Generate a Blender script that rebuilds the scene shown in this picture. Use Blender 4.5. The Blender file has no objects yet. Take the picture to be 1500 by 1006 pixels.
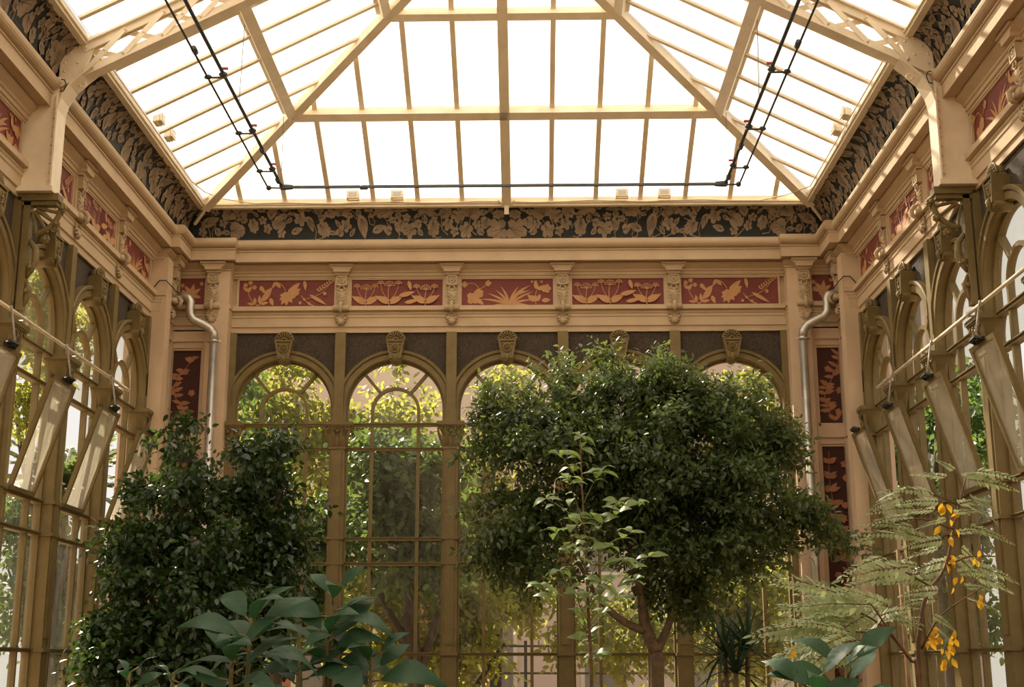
import bpy, math, random
import numpy as np
from mathutils import Vector, Matrix

SC = bpy.context.scene
COL = SC.collection
PI = math.pi

# ------------------------------------------------------------------ camera, sky, sun, exposure
FPX, PITCH, YAW, ROLL, CX, EYE = 1957.1, 0.2367, 0.0237, 0.0006, 0.3224, 1.6
D, XL, XR = 18.646, -4.926, 4.835            # end wall plane, side wall planes
PPX, PPY = 731.0, 505.0
_fw = Vector((-math.sin(YAW) * math.cos(PITCH), math.cos(YAW) * math.cos(PITCH), math.sin(PITCH)))
_rt = Vector((math.cos(YAW), math.sin(YAW), 0))
_up = _rt.cross(_fw)
_r2 = _rt * math.cos(ROLL) + _up * math.sin(ROLL)
_u2 = -_rt * math.sin(ROLL) + _up * math.cos(ROLL)
cam_d = bpy.data.cameras.new('camera')
cam = bpy.data.objects.new('camera', cam_d)
COL.objects.link(cam)
cam.matrix_world = Matrix(((_r2.x, _u2.x, -_fw.x, CX), (_r2.y, _u2.y, -_fw.y, 0), (_r2.z, _u2.z, -_fw.z, EYE), (0, 0, 0, 1)))
cam_d.sensor_width = 36.0
cam_d.lens = 36.0 * FPX / 1500.0
cam_d.shift_x = (750 - PPX) / 1500.0
cam_d.shift_y = (PPY - 503) / 1500.0
cam_d.clip_end = 500
SC.camera = cam


def at(x, y, Y):
    """world point at depth Y that lies on the sight line of a 1500x1006 pixel"""
    d = _fw * FPX + _r2 * (x - PPX) + _u2 * (PPY - y)
    t = Y / d.y
    return Vector((CX, 0, EYE)) + d * t


world = bpy.data.worlds.new('hazy_sky')
SC.world = world
world.use_nodes = True
bg = world.node_tree.nodes['Background']
bg.inputs['Color'].default_value = (1.0, 0.955, 0.89, 1)
bg.inputs['Strength'].default_value = 1.0

sun_d = bpy.data.lights.new('sun', 'SUN')
sun_d.energy = 15.0
sun_d.color = (1.0, 0.89, 0.72)
sun_d.angle = math.radians(1.5)
sun = bpy.data.objects.new('sun', sun_d)
COL.objects.link(sun)
_sdir = Vector((0.62, -0.92, -0.92)).normalized()     # light travels this way: from behind the end wall, a little from the left
sun.rotation_euler = _sdir.to_track_quat('-Z', 'Y').to_euler()
sun.location = (-10, 35, 30)

SC.view_settings.view_transform = 'Standard'
SC.view_settings.look = 'None'
SC.view_settings.gamma = 1.0
SC.view_settings.exposure = -0.1
SC.view_settings.use_curve_mapping = False
SC.cycles.use_denoising = True
SC.cycles.max_bounces = 8
SC.cycles.diffuse_bounces = 5
SC.cycles.transmission_bounces = 6
SC.cycles.transparent_max_bounces = 14
SC.cycles.sample_clamp_indirect = 6.0


# ------------------------------------------------------------------ helpers
class MB:
    def __init__(s):
        s.v, s.f = [], []

    def add(s, vs, fs):
        o = len(s.v)
        s.v += [tuple(v) for v in vs]
        s.f += [tuple(i + o for i in f) for f in fs]
        return s

    def box(s, x0, x1, y0, y1, z0, z1):
        return s.add([(x0, y0, z0), (x1, y0, z0), (x1, y1, z0), (x0, y1, z0), (x0, y0, z1), (x1, y0, z1), (x1, y1, z1), (x0, y1, z1)],
                     [(3, 2, 1, 0), (4, 5, 6, 7), (0, 1, 5, 4), (1, 2, 6, 5), (2, 3, 7, 6), (3, 0, 4, 7)])

    def bn(s, u0, u1, n0, n1, z0, z1):
        """box in wall coordinates: u along the wall, n into the room"""
        return s.box(u0, u1, -n1, -n0, z0, z1)

    def prism(s, pts, y0, y1):
        """polygon in x,z extruded from y0 (front) to y1"""
        n = len(pts)
        vs = [(x, y0, z) for x, z in pts] + [(x, y1, z) for x, z in pts]
        fs = [tuple(range(n)), tuple(range(2 * n - 1, n - 1, -1))]
        fs += [(i, i + n, (i + 1) % n + n, (i + 1) % n) for i in range(n)]
        return s.add(vs, fs)

    def prof(s, pts, u0, u1):
        """profile of (n, z) points run along u"""
        n = len(pts)
        vs = [(u0, -a, z) for a, z in pts] + [(u1, -a, z) for a, z in pts]
        fs = [tuple(range(n)), tuple(range(2 * n - 1, n - 1, -1))]
        fs += [(i, i + n, (i + 1) % n + n, (i + 1) % n) for i in range(n)]
        return s.add(vs, fs)

    def tube(s, pts, r, seg=8):
        pts = [Vector(p) for p in pts]
        n = len(pts)
        rs = r if isinstance(r, (list, tuple)) else [r] * n
        vs, fs = [], []
        ref = None
        for i, p in enumerate(pts):
            t = (pts[min(i + 1, n - 1)] - pts[max(i - 1, 0)]).normalized()
            if ref is None:
                ref = Vector((0, 0, 1)) if abs(t.z) < 0.9 else Vector((1, 0, 0))
            a = (ref - t * ref.dot(t))
            a = a.normalized() if a.length > 1e-6 else t.orthogonal().normalized()
            b = t.cross(a)
            ref = a
            for k in range(seg):
                th = 2 * PI * k / seg
                vs.append(p + (a * math.cos(th) + b * math.sin(th)) * rs[i])
        for i in range(n - 1):
            for k in range(seg):
                fs.append((i * seg + k, i * seg + (k + 1) % seg, (i + 1) * seg + (k + 1) % seg, (i + 1) * seg + k))
        fs += [tuple(range(seg - 1, -1, -1)), tuple(range((n - 1) * seg, n * seg))]
        return s.add(vs, fs)

    def beam(s, a, b, w, h, up=(0, 0, 1)):
        a, b, up = Vector(a), Vector(b), Vector(up)
        t = (b - a).normalized()
        sd = t.cross(up).normalized() * (w / 2)
        u = sd.cross(t).normalized() * (h / 2)
        vs = [a - sd - u, a + sd - u, a + sd + u, a - sd + u, b - sd - u, b + sd - u, b + sd + u, b - sd + u]
        return s.add(vs, [(3, 2, 1, 0), (4, 5, 6, 7), (0, 1, 5, 4), (1, 2, 6, 5), (2, 3, 7, 6), (3, 0, 4, 7)])

    def ball(s, c, r, seg=10, rings=6, sc=(1, 1, 1)):
        vs = [(c[0], c[1], c[2] + r * sc[2])]
        for i in range(1, rings):
            ph = PI * i / rings
            for k in range(seg):
                th = 2 * PI * k / seg
                vs.append((c[0] + r * sc[0] * math.sin(ph) * math.cos(th), c[1] + r * sc[1] * math.sin(ph) * math.sin(th), c[2] + r * sc[2] * math.cos(ph)))
        vs.append((c[0], c[1], c[2] - r * sc[2]))
        fs = [(0, 1 + k, 1 + (k + 1) % seg) for k in range(seg)]
        for i in range(rings - 2):
            for k in range(seg):
                a = 1 + i * seg
                fs.append((a + k, a + seg + k, a + seg + (k + 1) % seg, a + (k + 1) % seg))
        L = len(vs) - 1
        a = 1 + (rings - 2) * seg
        fs += [(L, a + (k + 1) % seg, a + k) for k in range(seg)]
        return s.add(vs, fs)

    def ring(s, c, r, tr, seg=16, ts=6):
        """torus standing in the x,z plane"""
        vs, fs = [], []
        for i in range(seg):
            th = 2 * PI * i / seg
            for k in range(ts):
                ph = 2 * PI * k / ts
                rr = r + tr * math.cos(ph)
                vs.append((c[0] + rr * math.cos(th), c[1] + tr * math.sin(ph), c[2] + rr * math.sin(th)))
        for i in range(seg):
            for k in range(ts):
                fs.append((i * ts + k, i * ts + (k + 1) % ts, ((i + 1) % seg) * ts + (k + 1) % ts, ((i + 1) % seg) * ts + k))
        return s.add(vs, fs)

    def strip(s, rows):
        """grid of points, rows of equal length"""
        m = len(rows[0])
        vs = [p for r in rows for p in r]
        fs = [(i * m + k, i * m + k + 1, (i + 1) * m + k + 1, (i + 1) * m + k) for i in range(len(rows) - 1) for k in range(m - 1)]
        return s.add(vs, fs)

    def mesh(s, name, mat=None, smooth=False):
        me = bpy.data.meshes.new(name)
        me.from_pydata(s.v, [], s.f)
        if smooth:
            me.polygons.foreach_set('use_smooth', [True] * len(me.polygons))
        if mat:
            me.materials.append(mat)
        me.update()
        return me


def obj(name, me, parent=None, loc=None, mw=None):
    o = bpy.data.objects.new(name, me)
    COL.objects.link(o)
    if parent:
        o.parent = parent
    if mw is not None:
        o.matrix_local = mw
    elif loc is not None:
        o.location = loc
    return o


def thing(name, label=None, cat=None, group=None, kind=None, me=None, mw=None, loc=None):
    o = bpy.data.objects.new(name, me)
    COL.objects.link(o)
    if mw is not None:
        o.matrix_world = mw
    elif loc is not None:
        o.location = loc
    if label:
        o['label'] = label
    if cat:
        o['category'] = cat
    if group:
        o['group'] = group
    if kind:
        o['kind'] = kind
    return o


FB = Matrix.Translation((0, D, 0))                                         # u = X
FL = Matrix.Translation((XL, 0, 0)) @ Matrix.Rotation(PI / 2, 4, 'Z')      # u = Y
FR = Matrix.Translation((XR, 0, 0)) @ Matrix.Rotation(-PI / 2, 4, 'Z')     # u = -Y
T = Matrix.Translation


# ------------------------------------------------------------------ materials
def nt_new(name):
    m = bpy.data.materials.new(name)
    m.use_nodes = True
    nt = m.node_tree
    nt.nodes.clear()
    out = nt.nodes.new('ShaderNodeOutputMaterial')
    return m, nt, out


def mat(name, col, rough=0.7, var=0.12, scale=6.0, bump=0.0, bscale=60.0, metallic=0.0, spec=0.4, dirt=None):
    m, nt, out = nt_new(name)
    N, L = nt.nodes.new, nt.links.new
    b = N('ShaderNodeBsdfPrincipled')
    b.inputs['Roughness'].default_value = rough
    b.inputs['Metallic'].default_value = metallic
    b.inputs['Specular IOR Level'].default_value = spec
    tc = N('ShaderNodeTexCoord')
    n1 = N('ShaderNodeTexNoise')
    n1.inputs['Scale'].default_value = scale
    n1.inputs['Detail'].default_value = 6
    L(tc.outputs['Object'], n1.inputs['Vector'])
    r = N('ShaderNodeValToRGB')
    c = Vector(col)
    r.color_ramp.elements[0].position = 0.3
    r.color_ramp.elements[1].position = 0.7
    r.color_ramp.elements[0].color = (*(c * (1 - var)), 1)
    r.color_ramp.elements[1].color = (*(c * (1 + var)), 1)
    L(n1.outputs['Fac'], r.inputs['Fac'])
    last = r.outputs['Color']
    if dirt:
        n3 = N('ShaderNodeTexNoise')
        n3.inputs['Scale'].default_value = 2.3
        n3.inputs['Detail'].default_value = 8
        n3.inputs['Roughness'].default_value = 0.7
        L(tc.outputs['Object'], n3.inputs['Vector'])
        mr = N('ShaderNodeMapRange')
        mr.inputs['From Min'].default_value = 0.52
        mr.inputs['From Max'].default_value = 0.78
        mr.inputs['To Max'].default_value = 0.55
        L(n3.outputs['Fac'], mr.inputs['Value'])
        mx = N('ShaderNodeMixRGB')
        mx.inputs['Color2'].default_value = (*dirt, 1)
        L(mr.outputs['Result'], mx.inputs['Fac'])
        L(last, mx.inputs['Color1'])
        last = mx.outputs['Color']
    L(last, b.inputs['Base Color'])
    if bump:
        n2 = N('ShaderNodeTexNoise')
        n2.inputs['Scale'].default_value = bscale
        n2.inputs['Detail'].default_value = 4
        L(tc.outputs['Object'], n2.inputs['Vector'])
        bp = N('ShaderNodeBump')
        bp.inputs['Strength'].default_value = bump
        bp.inputs['Distance'].default_value = 0.01
        L(n2.outputs['Fac'], bp.inputs['Height'])
        L(bp.outputs['Normal'], b.inputs['Normal'])
    L(b.outputs['BSDF'], out.inputs['Surface'])
    return m


def leaf_mat(name, dark, light, trans, rough=0.35, tfac=0.35, spec=0.5, odd=None, oddfrac=0.06):
    """a leaf: per-leaf colour between dark and light, light passing through it"""
    m, nt, out = nt_new(name)
    N, L = nt.nodes.new, nt.links.new
    g = N('ShaderNodeNewGeometry')
    r = N('ShaderNodeValToRGB')
    r.color_ramp.elements[0].color = (*dark, 1)
    r.color_ramp.elements[1].color = (*light, 1)
    if odd:
        r.color_ramp.elements[1].position = 1 - oddfrac - 0.02
        e = r.color_ramp.elements.new(1 - oddfrac)
        e.color = (*odd, 1)
    L(g.outputs['Random Per Island'], r.inputs['Fac'])
    b = N('ShaderNodeBsdfPrincipled')
    b.inputs['Roughness'].default_value = rough
    b.inputs['Specular IOR Level'].default_value = spec
    L(r.outputs['Color'], b.inputs['Base Color'])
    t = N('ShaderNodeBsdfTranslucent')
    mul = N('ShaderNodeMixRGB')
    mul.blend_type = 'MIX'
    mul.inputs['Fac'].default_value = 0.65
    mul.inputs['Color2'].default_value = (*trans, 1)
    L(r.outputs['Color'], mul.inputs['Color1'])
    L(mul.outputs['Color'], t.inputs['Color'])
    mx = N('ShaderNodeMixShader')
    mx.inputs['Fac'].default_value = tfac
    L(b.outputs['BSDF'], mx.inputs[1])
    L(t.outputs['BSDF'], mx.inputs[2])
    L(mx.outputs['Shader'], out.inputs['Surface'])
    return m


def glass_mat(name, dirt_lo, dirt_hi, tint=(0.96, 0.95, 0.9), dirtcol=(0.8, 0.74, 0.62), streak=False):
    """old glazing: clear glass with a film of dust and rain streaks"""
    m, nt, out = nt_new(name)
    N, L = nt.nodes.new, nt.links.new
    tc = N('ShaderNodeTexCoord')
    mp = N('ShaderNodeMapping')
    mp.inputs['Scale'].default_value = (9, 9, 1.6) if streak else (3, 3, 3)
    L(tc.outputs['Object'], mp.inputs['Vector'])
    oi = N('ShaderNodeObjectInfo')
    ad = N('ShaderNodeVectorMath')
    ad.operation = 'ADD'
    L(mp.outputs['Vector'], ad.inputs[0])
    sc = N('ShaderNodeVectorMath')
    sc.operation = 'SCALE'
    sc.inputs['Scale'].default_value = 1.0
    L(oi.outputs['Location'], sc.inputs[0])
    L(sc.outputs['Vector'], ad.inputs[1])
    n1 = N('ShaderNodeTexNoise')
    n1.inputs['Scale'].default_value = 1.7
    n1.inputs['Detail'].default_value = 7
    n1.inputs['Roughness'].default_value = 0.65
    L(ad.outputs['Vector'], n1.inputs['Vector'])
    mr = N('ShaderNodeMapRange')
    mr.inputs['From Min'].default_value = 0.3
    mr.inputs['From Max'].default_value = 0.75
    mr.inputs['To Min'].default_value = dirt_lo
    mr.inputs['To Max'].default_value = dirt_hi
    L(n1.outputs['Fac'], mr.inputs['Value'])
    tr = N('ShaderNodeBsdfTransparent')
    tr.inputs['Color'].default_value = (*tint, 1)
    tl = N('ShaderNodeBsdfTranslucent')
    tl.inputs['Color'].default_value = (*dirtcol, 1)
    df = N('ShaderNodeBsdfDiffuse')
    df.inputs['Color'].default_value = (*dirtcol, 1)
    md = N('ShaderNodeMixShader')
    md.inputs['Fac'].default_value = 0.25
    L(tl.outputs['BSDF'], md.inputs[1])
    L(df.outputs['BSDF'], md.inputs[2])
    m1 = N('ShaderNodeMixShader')
    L(mr.outputs['Result'], m1.inputs['Fac'])
    L(tr.outputs['BSDF'], m1.inputs[1])
    L(md.outputs['Shader'], m1.inputs[2])
    gl = N('ShaderNodeBsdfGlossy')
    gl.inputs['Roughness'].default_value = 0.06
    lw = N('ShaderNodeLayerWeight')
    lw.inputs['Blend'].default_value = 0.5
    pw = N('ShaderNodeMath')
    pw.operation = 'POWER'
    pw.inputs[1].default_value = 4.0
    L(lw.outputs['Facing'], pw.inputs[0])
    fr = N('ShaderNodeMath')
    fr.operation = 'MULTIPLY_ADD'
    fr.inputs[1].default_value = 0.55
    fr.inputs[2].default_value = 0.015
    L(pw.outputs['Value'], fr.inputs[0])
    m2 = N('ShaderNodeMixShader')
    L(fr.outputs['Value'], m2.inputs['Fac'])
    L(m1.outputs['Shader'], m2.inputs[1])
    L(gl.outputs['BSDF'], m2.inputs[2])
    L(m2.outputs['Shader'], out.inputs['Surface'])
    return m


def roof_mat(name):
    """opal twin-wall sheet: mostly scatters the daylight, a little goes straight through; fine flutes along the fall"""
    m, nt, out = nt_new(name)
    N, L = nt.nodes.new, nt.links.new
    tr = N('ShaderNodeBsdfTransparent')
    tr.inputs['Color'].default_value = (0.97, 0.96, 0.94, 1)
    tl = N('ShaderNodeBsdfTranslucent')
    tl.inputs['Color'].default_value = (0.9, 0.87, 0.82, 1)
    mx = N('ShaderNodeMixShader')
    tc = N('ShaderNodeTexCoord')
    wv = N('ShaderNodeTexWave')
    wv.bands_direction = 'DIAGONAL'
    wv.inputs['Scale'].default_value = 14
    wv.inputs['Distortion'].default_value = 0.3
    L(tc.outputs['Object'], wv.inputs['Vector'])
    mr = N('ShaderNodeMapRange')
    mr.inputs['To Min'].default_value = 0.24
    mr.inputs['To Max'].default_value = 0.32
    L(wv.outputs['Fac'], mr.inputs['Value'])
    L(mr.outputs['Result'], mx.inputs['Fac'])
    L(tr.outputs['BSDF'], mx.inputs[1])
    L(tl.outputs['BSDF'], mx.inputs[2])
    L(mx.outputs['Shader'], out.inputs['Surface'])
    return m


M = {}
M['plaster'] = mat('peach_plaster', (0.545, 0.41, 0.265), 0.75, 0.06, 3, 0.25, 70, dirt=(0.42, 0.31, 0.2))
M['pier'] = mat('pink_plaster', (0.62, 0.46, 0.31), 0.8, 0.06, 3, 0.35, 60, dirt=(0.5, 0.36, 0.25))
M['carved'] = mat('carved_plaster', (0.47, 0.36, 0.225), 0.8, 0.12, 12, 0.3, 50)
M['olive'] = mat('olive_paint', (0.187, 0.136, 0.05), 0.55, 0.10, 8, 0.25, 80, dirt=(0.14, 0.105, 0.042))
M['spandrel'] = mat('rough_brown_render', (0.066, 0.050, 0.037), 0.95, 0.35, 45, 0.8, 60)
M['red'] = mat('red_paint', (0.185, 0.040, 0.032), 0.6, 0.12, 5, 0.15, 90)
M['ochre'] = mat('ochre_paint', (0.50, 0.265, 0.115), 0.65, 0.10, 9)
M['maroon'] = mat('maroon_paint', (0.060, 0.018, 0.012), 0.65, 0.12, 5)
M['rust'] = mat('rust_paint', (0.40, 0.17, 0.085), 0.7, 0.2, 9)
M['cove'] = mat('blackgreen_paint', (0.010, 0.013, 0.012), 0.6, 0.2, 5)
M['taupe'] = mat('taupe_paint', (0.255, 0.185, 0.118), 0.75, 0.22, 7)
M['vein'] = mat('vein_paint', (0.06, 0.05, 0.035), 0.75, 0.2, 7)
M['cream'] = mat('cream_steel_paint', (0.80, 0.69, 0.52), 0.5, 0.06, 5, 0.1, 60, dirt=(0.56, 0.44, 0.28))
M['galv'] = mat('galvanised_zinc', (0.55, 0.52, 0.46), 0.38, 0.18, 6, 0.1, 40, metallic=0.75)
M['rodarm'] = mat('grey_metal_arm', (0.30, 0.27, 0.22), 0.45, 0.15, 9, metallic=0.3)
M['steel'] = mat('dark_steel', (0.07, 0.078, 0.088), 0.45, 0.2, 9, metallic=0.4)
M['black'] = mat('black_plastic', (0.012, 0.012, 0.012), 0.5, 0.1)
M['redp'] = mat('red_plastic', (0.4, 0.05, 0.03), 0.4, 0.1)
M['glass'] = glass_mat('dusty_glass', 0.0, 0.010, streak=True)
M['glass_side'] = glass_mat('dusty_side_glass', 0.0, 0.045, streak=True)
M['glass_sash'] = glass_mat('cloudy_sash_glass', 0.10, 0.24, streak=True)
M['roof'] = roof_mat('opal_roof_sheet')
M['bark'] = mat('brown_bark', (0.15, 0.098, 0.055), 0.9, 0.35, 14, 0.8, 30)
M['bark_pale'] = mat('pale_bark', (0.30, 0.20, 0.10), 0.85, 0.3, 14, 0.6, 30)
M['bark_dark'] = mat('dark_bark', (0.05, 0.038, 0.03), 0.9, 0.3, 10, 0.8, 30)
M['twig'] = mat('red_brown_twig', (0.12, 0.068, 0.036), 0.7, 0.2, 20)
M['green_twig'] = mat('green_twig', (0.16, 0.15, 0.06), 0.7, 0.2, 20)
M['soil'] = mat('garden_soil', (0.10, 0.07, 0.045), 0.95, 0.4, 3, 0.8, 20)
M['ficus'] = leaf_mat('glossy_dark_leaf', (0.008, 0.026, 0.010), (0.05, 0.10, 0.035), (0.16, 0.28, 0.03), 0.26, 0.24, 0.6)
M['shrub'] = leaf_mat('green_leaf', (0.006, 0.022, 0.010), (0.085, 0.135, 0.045), (0.40, 0.50, 0.11), 0.3, 0.34, 0.6)
M['sapling'] = leaf_mat('pale_green_leaf', (0.10, 0.18, 0.055), (0.26, 0.34, 0.13), (0.36, 0.5, 0.09), 0.45, 0.40, 0.5)
M['broad'] = leaf_mat('blue_green_leaf', (0.014, 0.052, 0.026), (0.04, 0.11, 0.052), (0.07, 0.24, 0.06), 0.5, 0.24, 0.4)
M['frond'] = leaf_mat('sage_leaflet', (0.20, 0.27, 0.13), (0.44, 0.50, 0.29), (0.5, 0.58, 0.22), 0.5, 0.42, 0.4)
M['yellow'] = leaf_mat('yellow_leaf', (0.62, 0.34, 0.02), (0.75, 0.45, 0.04), (0.8, 0.5, 0.03), 0.6, 0.4, 0.3)
M['spike'] = leaf_mat('spiky_dark_leaf', (0.012, 0.032, 0.018), (0.03, 0.06, 0.03), (0.06, 0.12, 0.03), 0.45, 0.2, 0.4)
M['out_leaf'] = leaf_mat('garden_leaf', (0.04, 0.075, 0.02), (0.14, 0.17, 0.04), (0.62, 0.60, 0.10), 0.5, 0.58, 0.4)
M['out_dark'] = leaf_mat('garden_dark_leaf', (0.010, 0.036, 0.014), (0.05, 0.11, 0.03), (0.26, 0.38, 0.06), 0.45, 0.38, 0.5)
M['palm'] = leaf_mat('palm_leaflet', (0.05, 0.08, 0.03), (0.11, 0.15, 0.05), (0.3, 0.36, 0.1), 0.5, 0.4, 0.4)
M['stucco'] = mat('pink_stucco', (0.62, 0.50, 0.42), 0.9, 0.08, 0.7, 0.2, 10)
M['brick'] = mat('brick_red_render', (0.42, 0.17, 0.11), 0.9, 0.12, 1.5, 0.2, 12)
M['pale'] = mat('pale_stone', (0.70, 0.62, 0.52), 0.85, 0.08, 1.2)
M['shutter'] = mat('grey_shutter', (0.22, 0.2, 0.18), 0.7, 0.1, 4)
M['path'] = mat('sandy_path', (0.42, 0.30, 0.20), 0.95, 0.15, 0.8, 0.3, 10)
M['lens'] = mat('lamp_lens', (0.5, 0.5, 0.48), 0.2, 0.05)

# ------------------------------------------------------------------ levels on the walls
Z_ARCH = 6.291          # underside of the architrave
Z_FR0, Z_FR1 = 6.668, 7.10
Z_COR = 7.285           # soffit of the cornice
Z_CORT = 7.61
BAY = 1.6
SIDE_DIV = [17.734, 16.134, 14.534, 12.934, 11.334, 9.734, 8.134]     # bay edges along the side walls (Y)
Y_NEAR = -2.5           # the hall runs on behind the camera
PJ = 0.125              # how far the corner piers stand proud
Y_RES = 17.734
U_RES = 4.0


def offset_path(p, jog=PJ, xr=None, yr=None):
    """plan line of a moulding that runs round three walls, p into the room, breaking forward over the corner piers"""
    ur = U_RES
    if jog == 0:
        return [(XL + p, Y_NEAR), (XL + p, D - p), (XR - p, D - p), (XR - p, Y_NEAR)]
    return [(XL + p, Y_NEAR), (XL + p, Y_RES - p * 0.35), (XL + jog + p, Y_RES - p * 0.35), (XL + jog + p, D - jog - p), (-ur + p * 0.35, D - jog - p), (-ur + p * 0.35, D - p),
            (ur - p * 0.35, D - p), (ur - p * 0.35, D - jog - p), (XR - jog - p, D - jog - p), (XR - jog - p, Y_RES - p * 0.35), (XR - p, Y_RES - p * 0.35), (XR - p, Y_NEAR)]


def sweep(profile, jog=PJ):
    m = MB()
    rows = [[(x, y, z) for x, y in offset_path(p, jog)] for p, z in profile]
    n, k = len(rows), len(rows[0])
    vs = [q for r in rows for q in r]
    fs = []
    for i in range(n):
        j = (i + 1) % n
        for a in range(k - 1):
            fs.append((i * k + a, j * k + a, j * k + a + 1, i * k + a + 1))
    fs.append(tuple(i * k for i in range(n)))
    fs.append(tuple(i * k + k - 1 for i in reversed(range(n))))
    m.add(vs, fs)
    return m


# ------------------------------------------------------------------ floor, walls, mouldings
thing('floor', kind='structure', me=MB().box(XL - 0.4, XR + 0.4, Y_NEAR - 0.4, D + 0.4, -0.2, 0.0).mesh('floor', M['soil']))
wall_back = thing('wall_back', 'end wall of five arched windows between peach corner piers', kind='structure', mw=FB)
wall_left = thing('wall_left', 'side wall of arched windows with tilted sashes, dark tree in its far corner', kind='structure', mw=FL)
wall_right = thing('wall_right', 'side wall of arched windows with tilted sashes, feathery shrub before it', kind='structure', mw=FR)
thing('wall_front', kind='structure', me=MB().box(XL - 0.4, XR + 0.4, Y_NEAR - 0.4, Y_NEAR, 0, 8.3).mesh('wall_front', M['pier']))

trim_arch = thing('trim_1', 'stepped peach architrave moulding below the red frieze', kind='structure', me=sweep(
    [(-0.3, Z_ARCH), (0, Z_ARCH), (0, 6.368), (0.008, 6.376), (0.022, 6.376), (0.022, 6.50), (0.034, 6.512), (0.034, 6.545), (0.05, 6.56), (0.045, 6.575), (0.03, 6.588),
     (0.03, 6.598), (0.085, 6.605), (0.085, Z_FR0), (-0.3, Z_FR0)]).mesh('architrave', M['plaster']))
trim_bed = thing('trim_2', 'peach bed moulding between the red frieze and the cornice', kind='structure', me=sweep(
    [(-0.3, Z_FR1), (0.02, Z_FR1), (0.02, 7.125), (0.04, 7.13), (0.04, 7.17), (0.06, 7.18), (0.06, 7.205), (0.08, 7.22), (0.13, 7.255), (0.13, 7.285), (-0.3, 7.287)]).mesh('bed_moulding', M['plaster']))
cor = [(-0.3, Z_COR), (0.05, Z_COR), (0.05, Z_COR + 0.012), (0.235, Z_COR + 0.012), (0.235, Z_COR), (0.26, Z_COR), (0.26, 7.428), (0.275, 7.432), (0.275, 7.45), (0.262, 7.462)]
for i in range(9):
    a = -PI / 2 + PI * i / 8
    cor.append((0.275 + 0.075 * math.cos(a), 7.535 + 0.072 * math.sin(a)))
cor += [(0.20, Z_CORT), (-0.3, Z_CORT)]
trim_cor = thing('trim_3', 'heavy peach cornice with rounded top edge', kind='structure', me=sweep(cor).mesh('cornice', M['plaster']))


def cove_pt(t):
    a = t * PI / 2
    return 0.26 + 0.305 * (1 - math.cos(a)), 7.58 + 0.44 * math.sin(a)


cv = [cove_pt(i / 10) for i in range(11)]
trim_cove = thing('trim_4', 'black-green painted cove with brown vine leaves under the glass roof', kind='structure',
                  me=sweep([(-0.3, 7.58)] + cv + [(-0.3, 8.02)], 0).mesh('cove', M['cove'], False))
trim_rim = thing('trim_5', 'cream steel rim along the foot of the glass roof', kind='structure',
                 me=sweep([(0.50, 8.0), (0.575, 8.0), (0.575, 8.03), (0.60, 8.035), (0.60, 8.06), (0.57, 8.075), (0.57, 8.13), (-0.3, 8.13), (-0.3, 8.02), (0.50, 8.02)], 0).mesh('rim', M['cream']))

# wall bodies behind the frieze, the dado and the corner piers
UL0, UL1 = Y_NEAR, SIDE_DIV[-1]
UC = 4.36
for wl, frm in ((wall_back, 'b'), (wall_left, 'l'), (wall_right, 'r')):
    sg = 1 if frm != 'r' else -1

    def bu(mb, a, b, n0, n1, z0, z1):
        mb.bn(min(sg * a, sg * b), max(sg * a, sg * b), n0, n1, z0, z1)
    if frm == 'b':
        obj('frieze_wall', MB().bn(XL - 0.3, XR + 0.3, -0.34, -0.03, Z_ARCH, 8.1).mesh('frieze_wall', M['plaster']), wl)
        obj('dado', MB().bn(-4.0, 4.0, -0.34, -0.04, 0, 0.62).bn(-4.0, 4.0, -0.34, 0.02, 0.62, 0.68).mesh('dado', M['pier']), wl)
    else:
        m = MB()
        bu(m, Y_NEAR, D, -0.34, -0.03, Z_ARCH, 8.1)
        obj('frieze_wall', m.mesh('frieze_wall', M['plaster']), wl)
        m = MB()
        bu(m, UL1, Y_RES, -0.34, -0.04, 0, 0.62)
        bu(m, UL1, Y_RES, -0.34, 0.02, 0.62, 0.68)
        obj('dado', m.mesh('dado', M['pier']), wl)
        m = MB()
        bu(m, Y_NEAR, UL1 - 0.1, -0.34, 0.0, 0, Z_ARCH)
        obj('plain_wall', m.mesh('plain_wall', M['pier']), wl)


def ngon_face(mb, pts, y):
    """flat painted patch in x,z just proud of the face"""
    n = len(pts)
    mb.add([(x, y, z) for x, z in pts], [tuple(range(n))])


# ---- painted motifs: polygons in (x, z)
def leaf2(cx, cz, ang, L, W, n=7, bend=0.0):
    pts = []
    for sgn in (1, -1):
        rng = range(n) if sgn == 1 else range(n, 0, -1)
        for i in rng:
            t = i / n
            w = sgn * W * (math.sin(PI * t ** 0.8) ** 0.9 if 0 < t < 1 else 0)
            pts.append((t * L, w + bend * L * t * t))
    c, s = math.cos(ang), math.sin(ang)
    return [(cx + x * c - z * s, cz + x * s + z * c) for x, z in pts]


def lobed2(cx, cz, ang, R, lobes=5, depth=0.35, sx=1.0, n=30, jag=0.08):
    pts = []
    for i in range(n):
        th = 2 * PI * i / n
        r = R * (1 - depth + depth * abs(math.cos(lobes * th / 2)) ** 0.7) + R * jag * (i % 2)
        x, z = r * math.cos(th), r * math.sin(th) * sx
        c, s = math.cos(ang), math.sin(ang)
        pts.append((cx + x * c - z * s, cz + x * s + z * c))
    return pts


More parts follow.
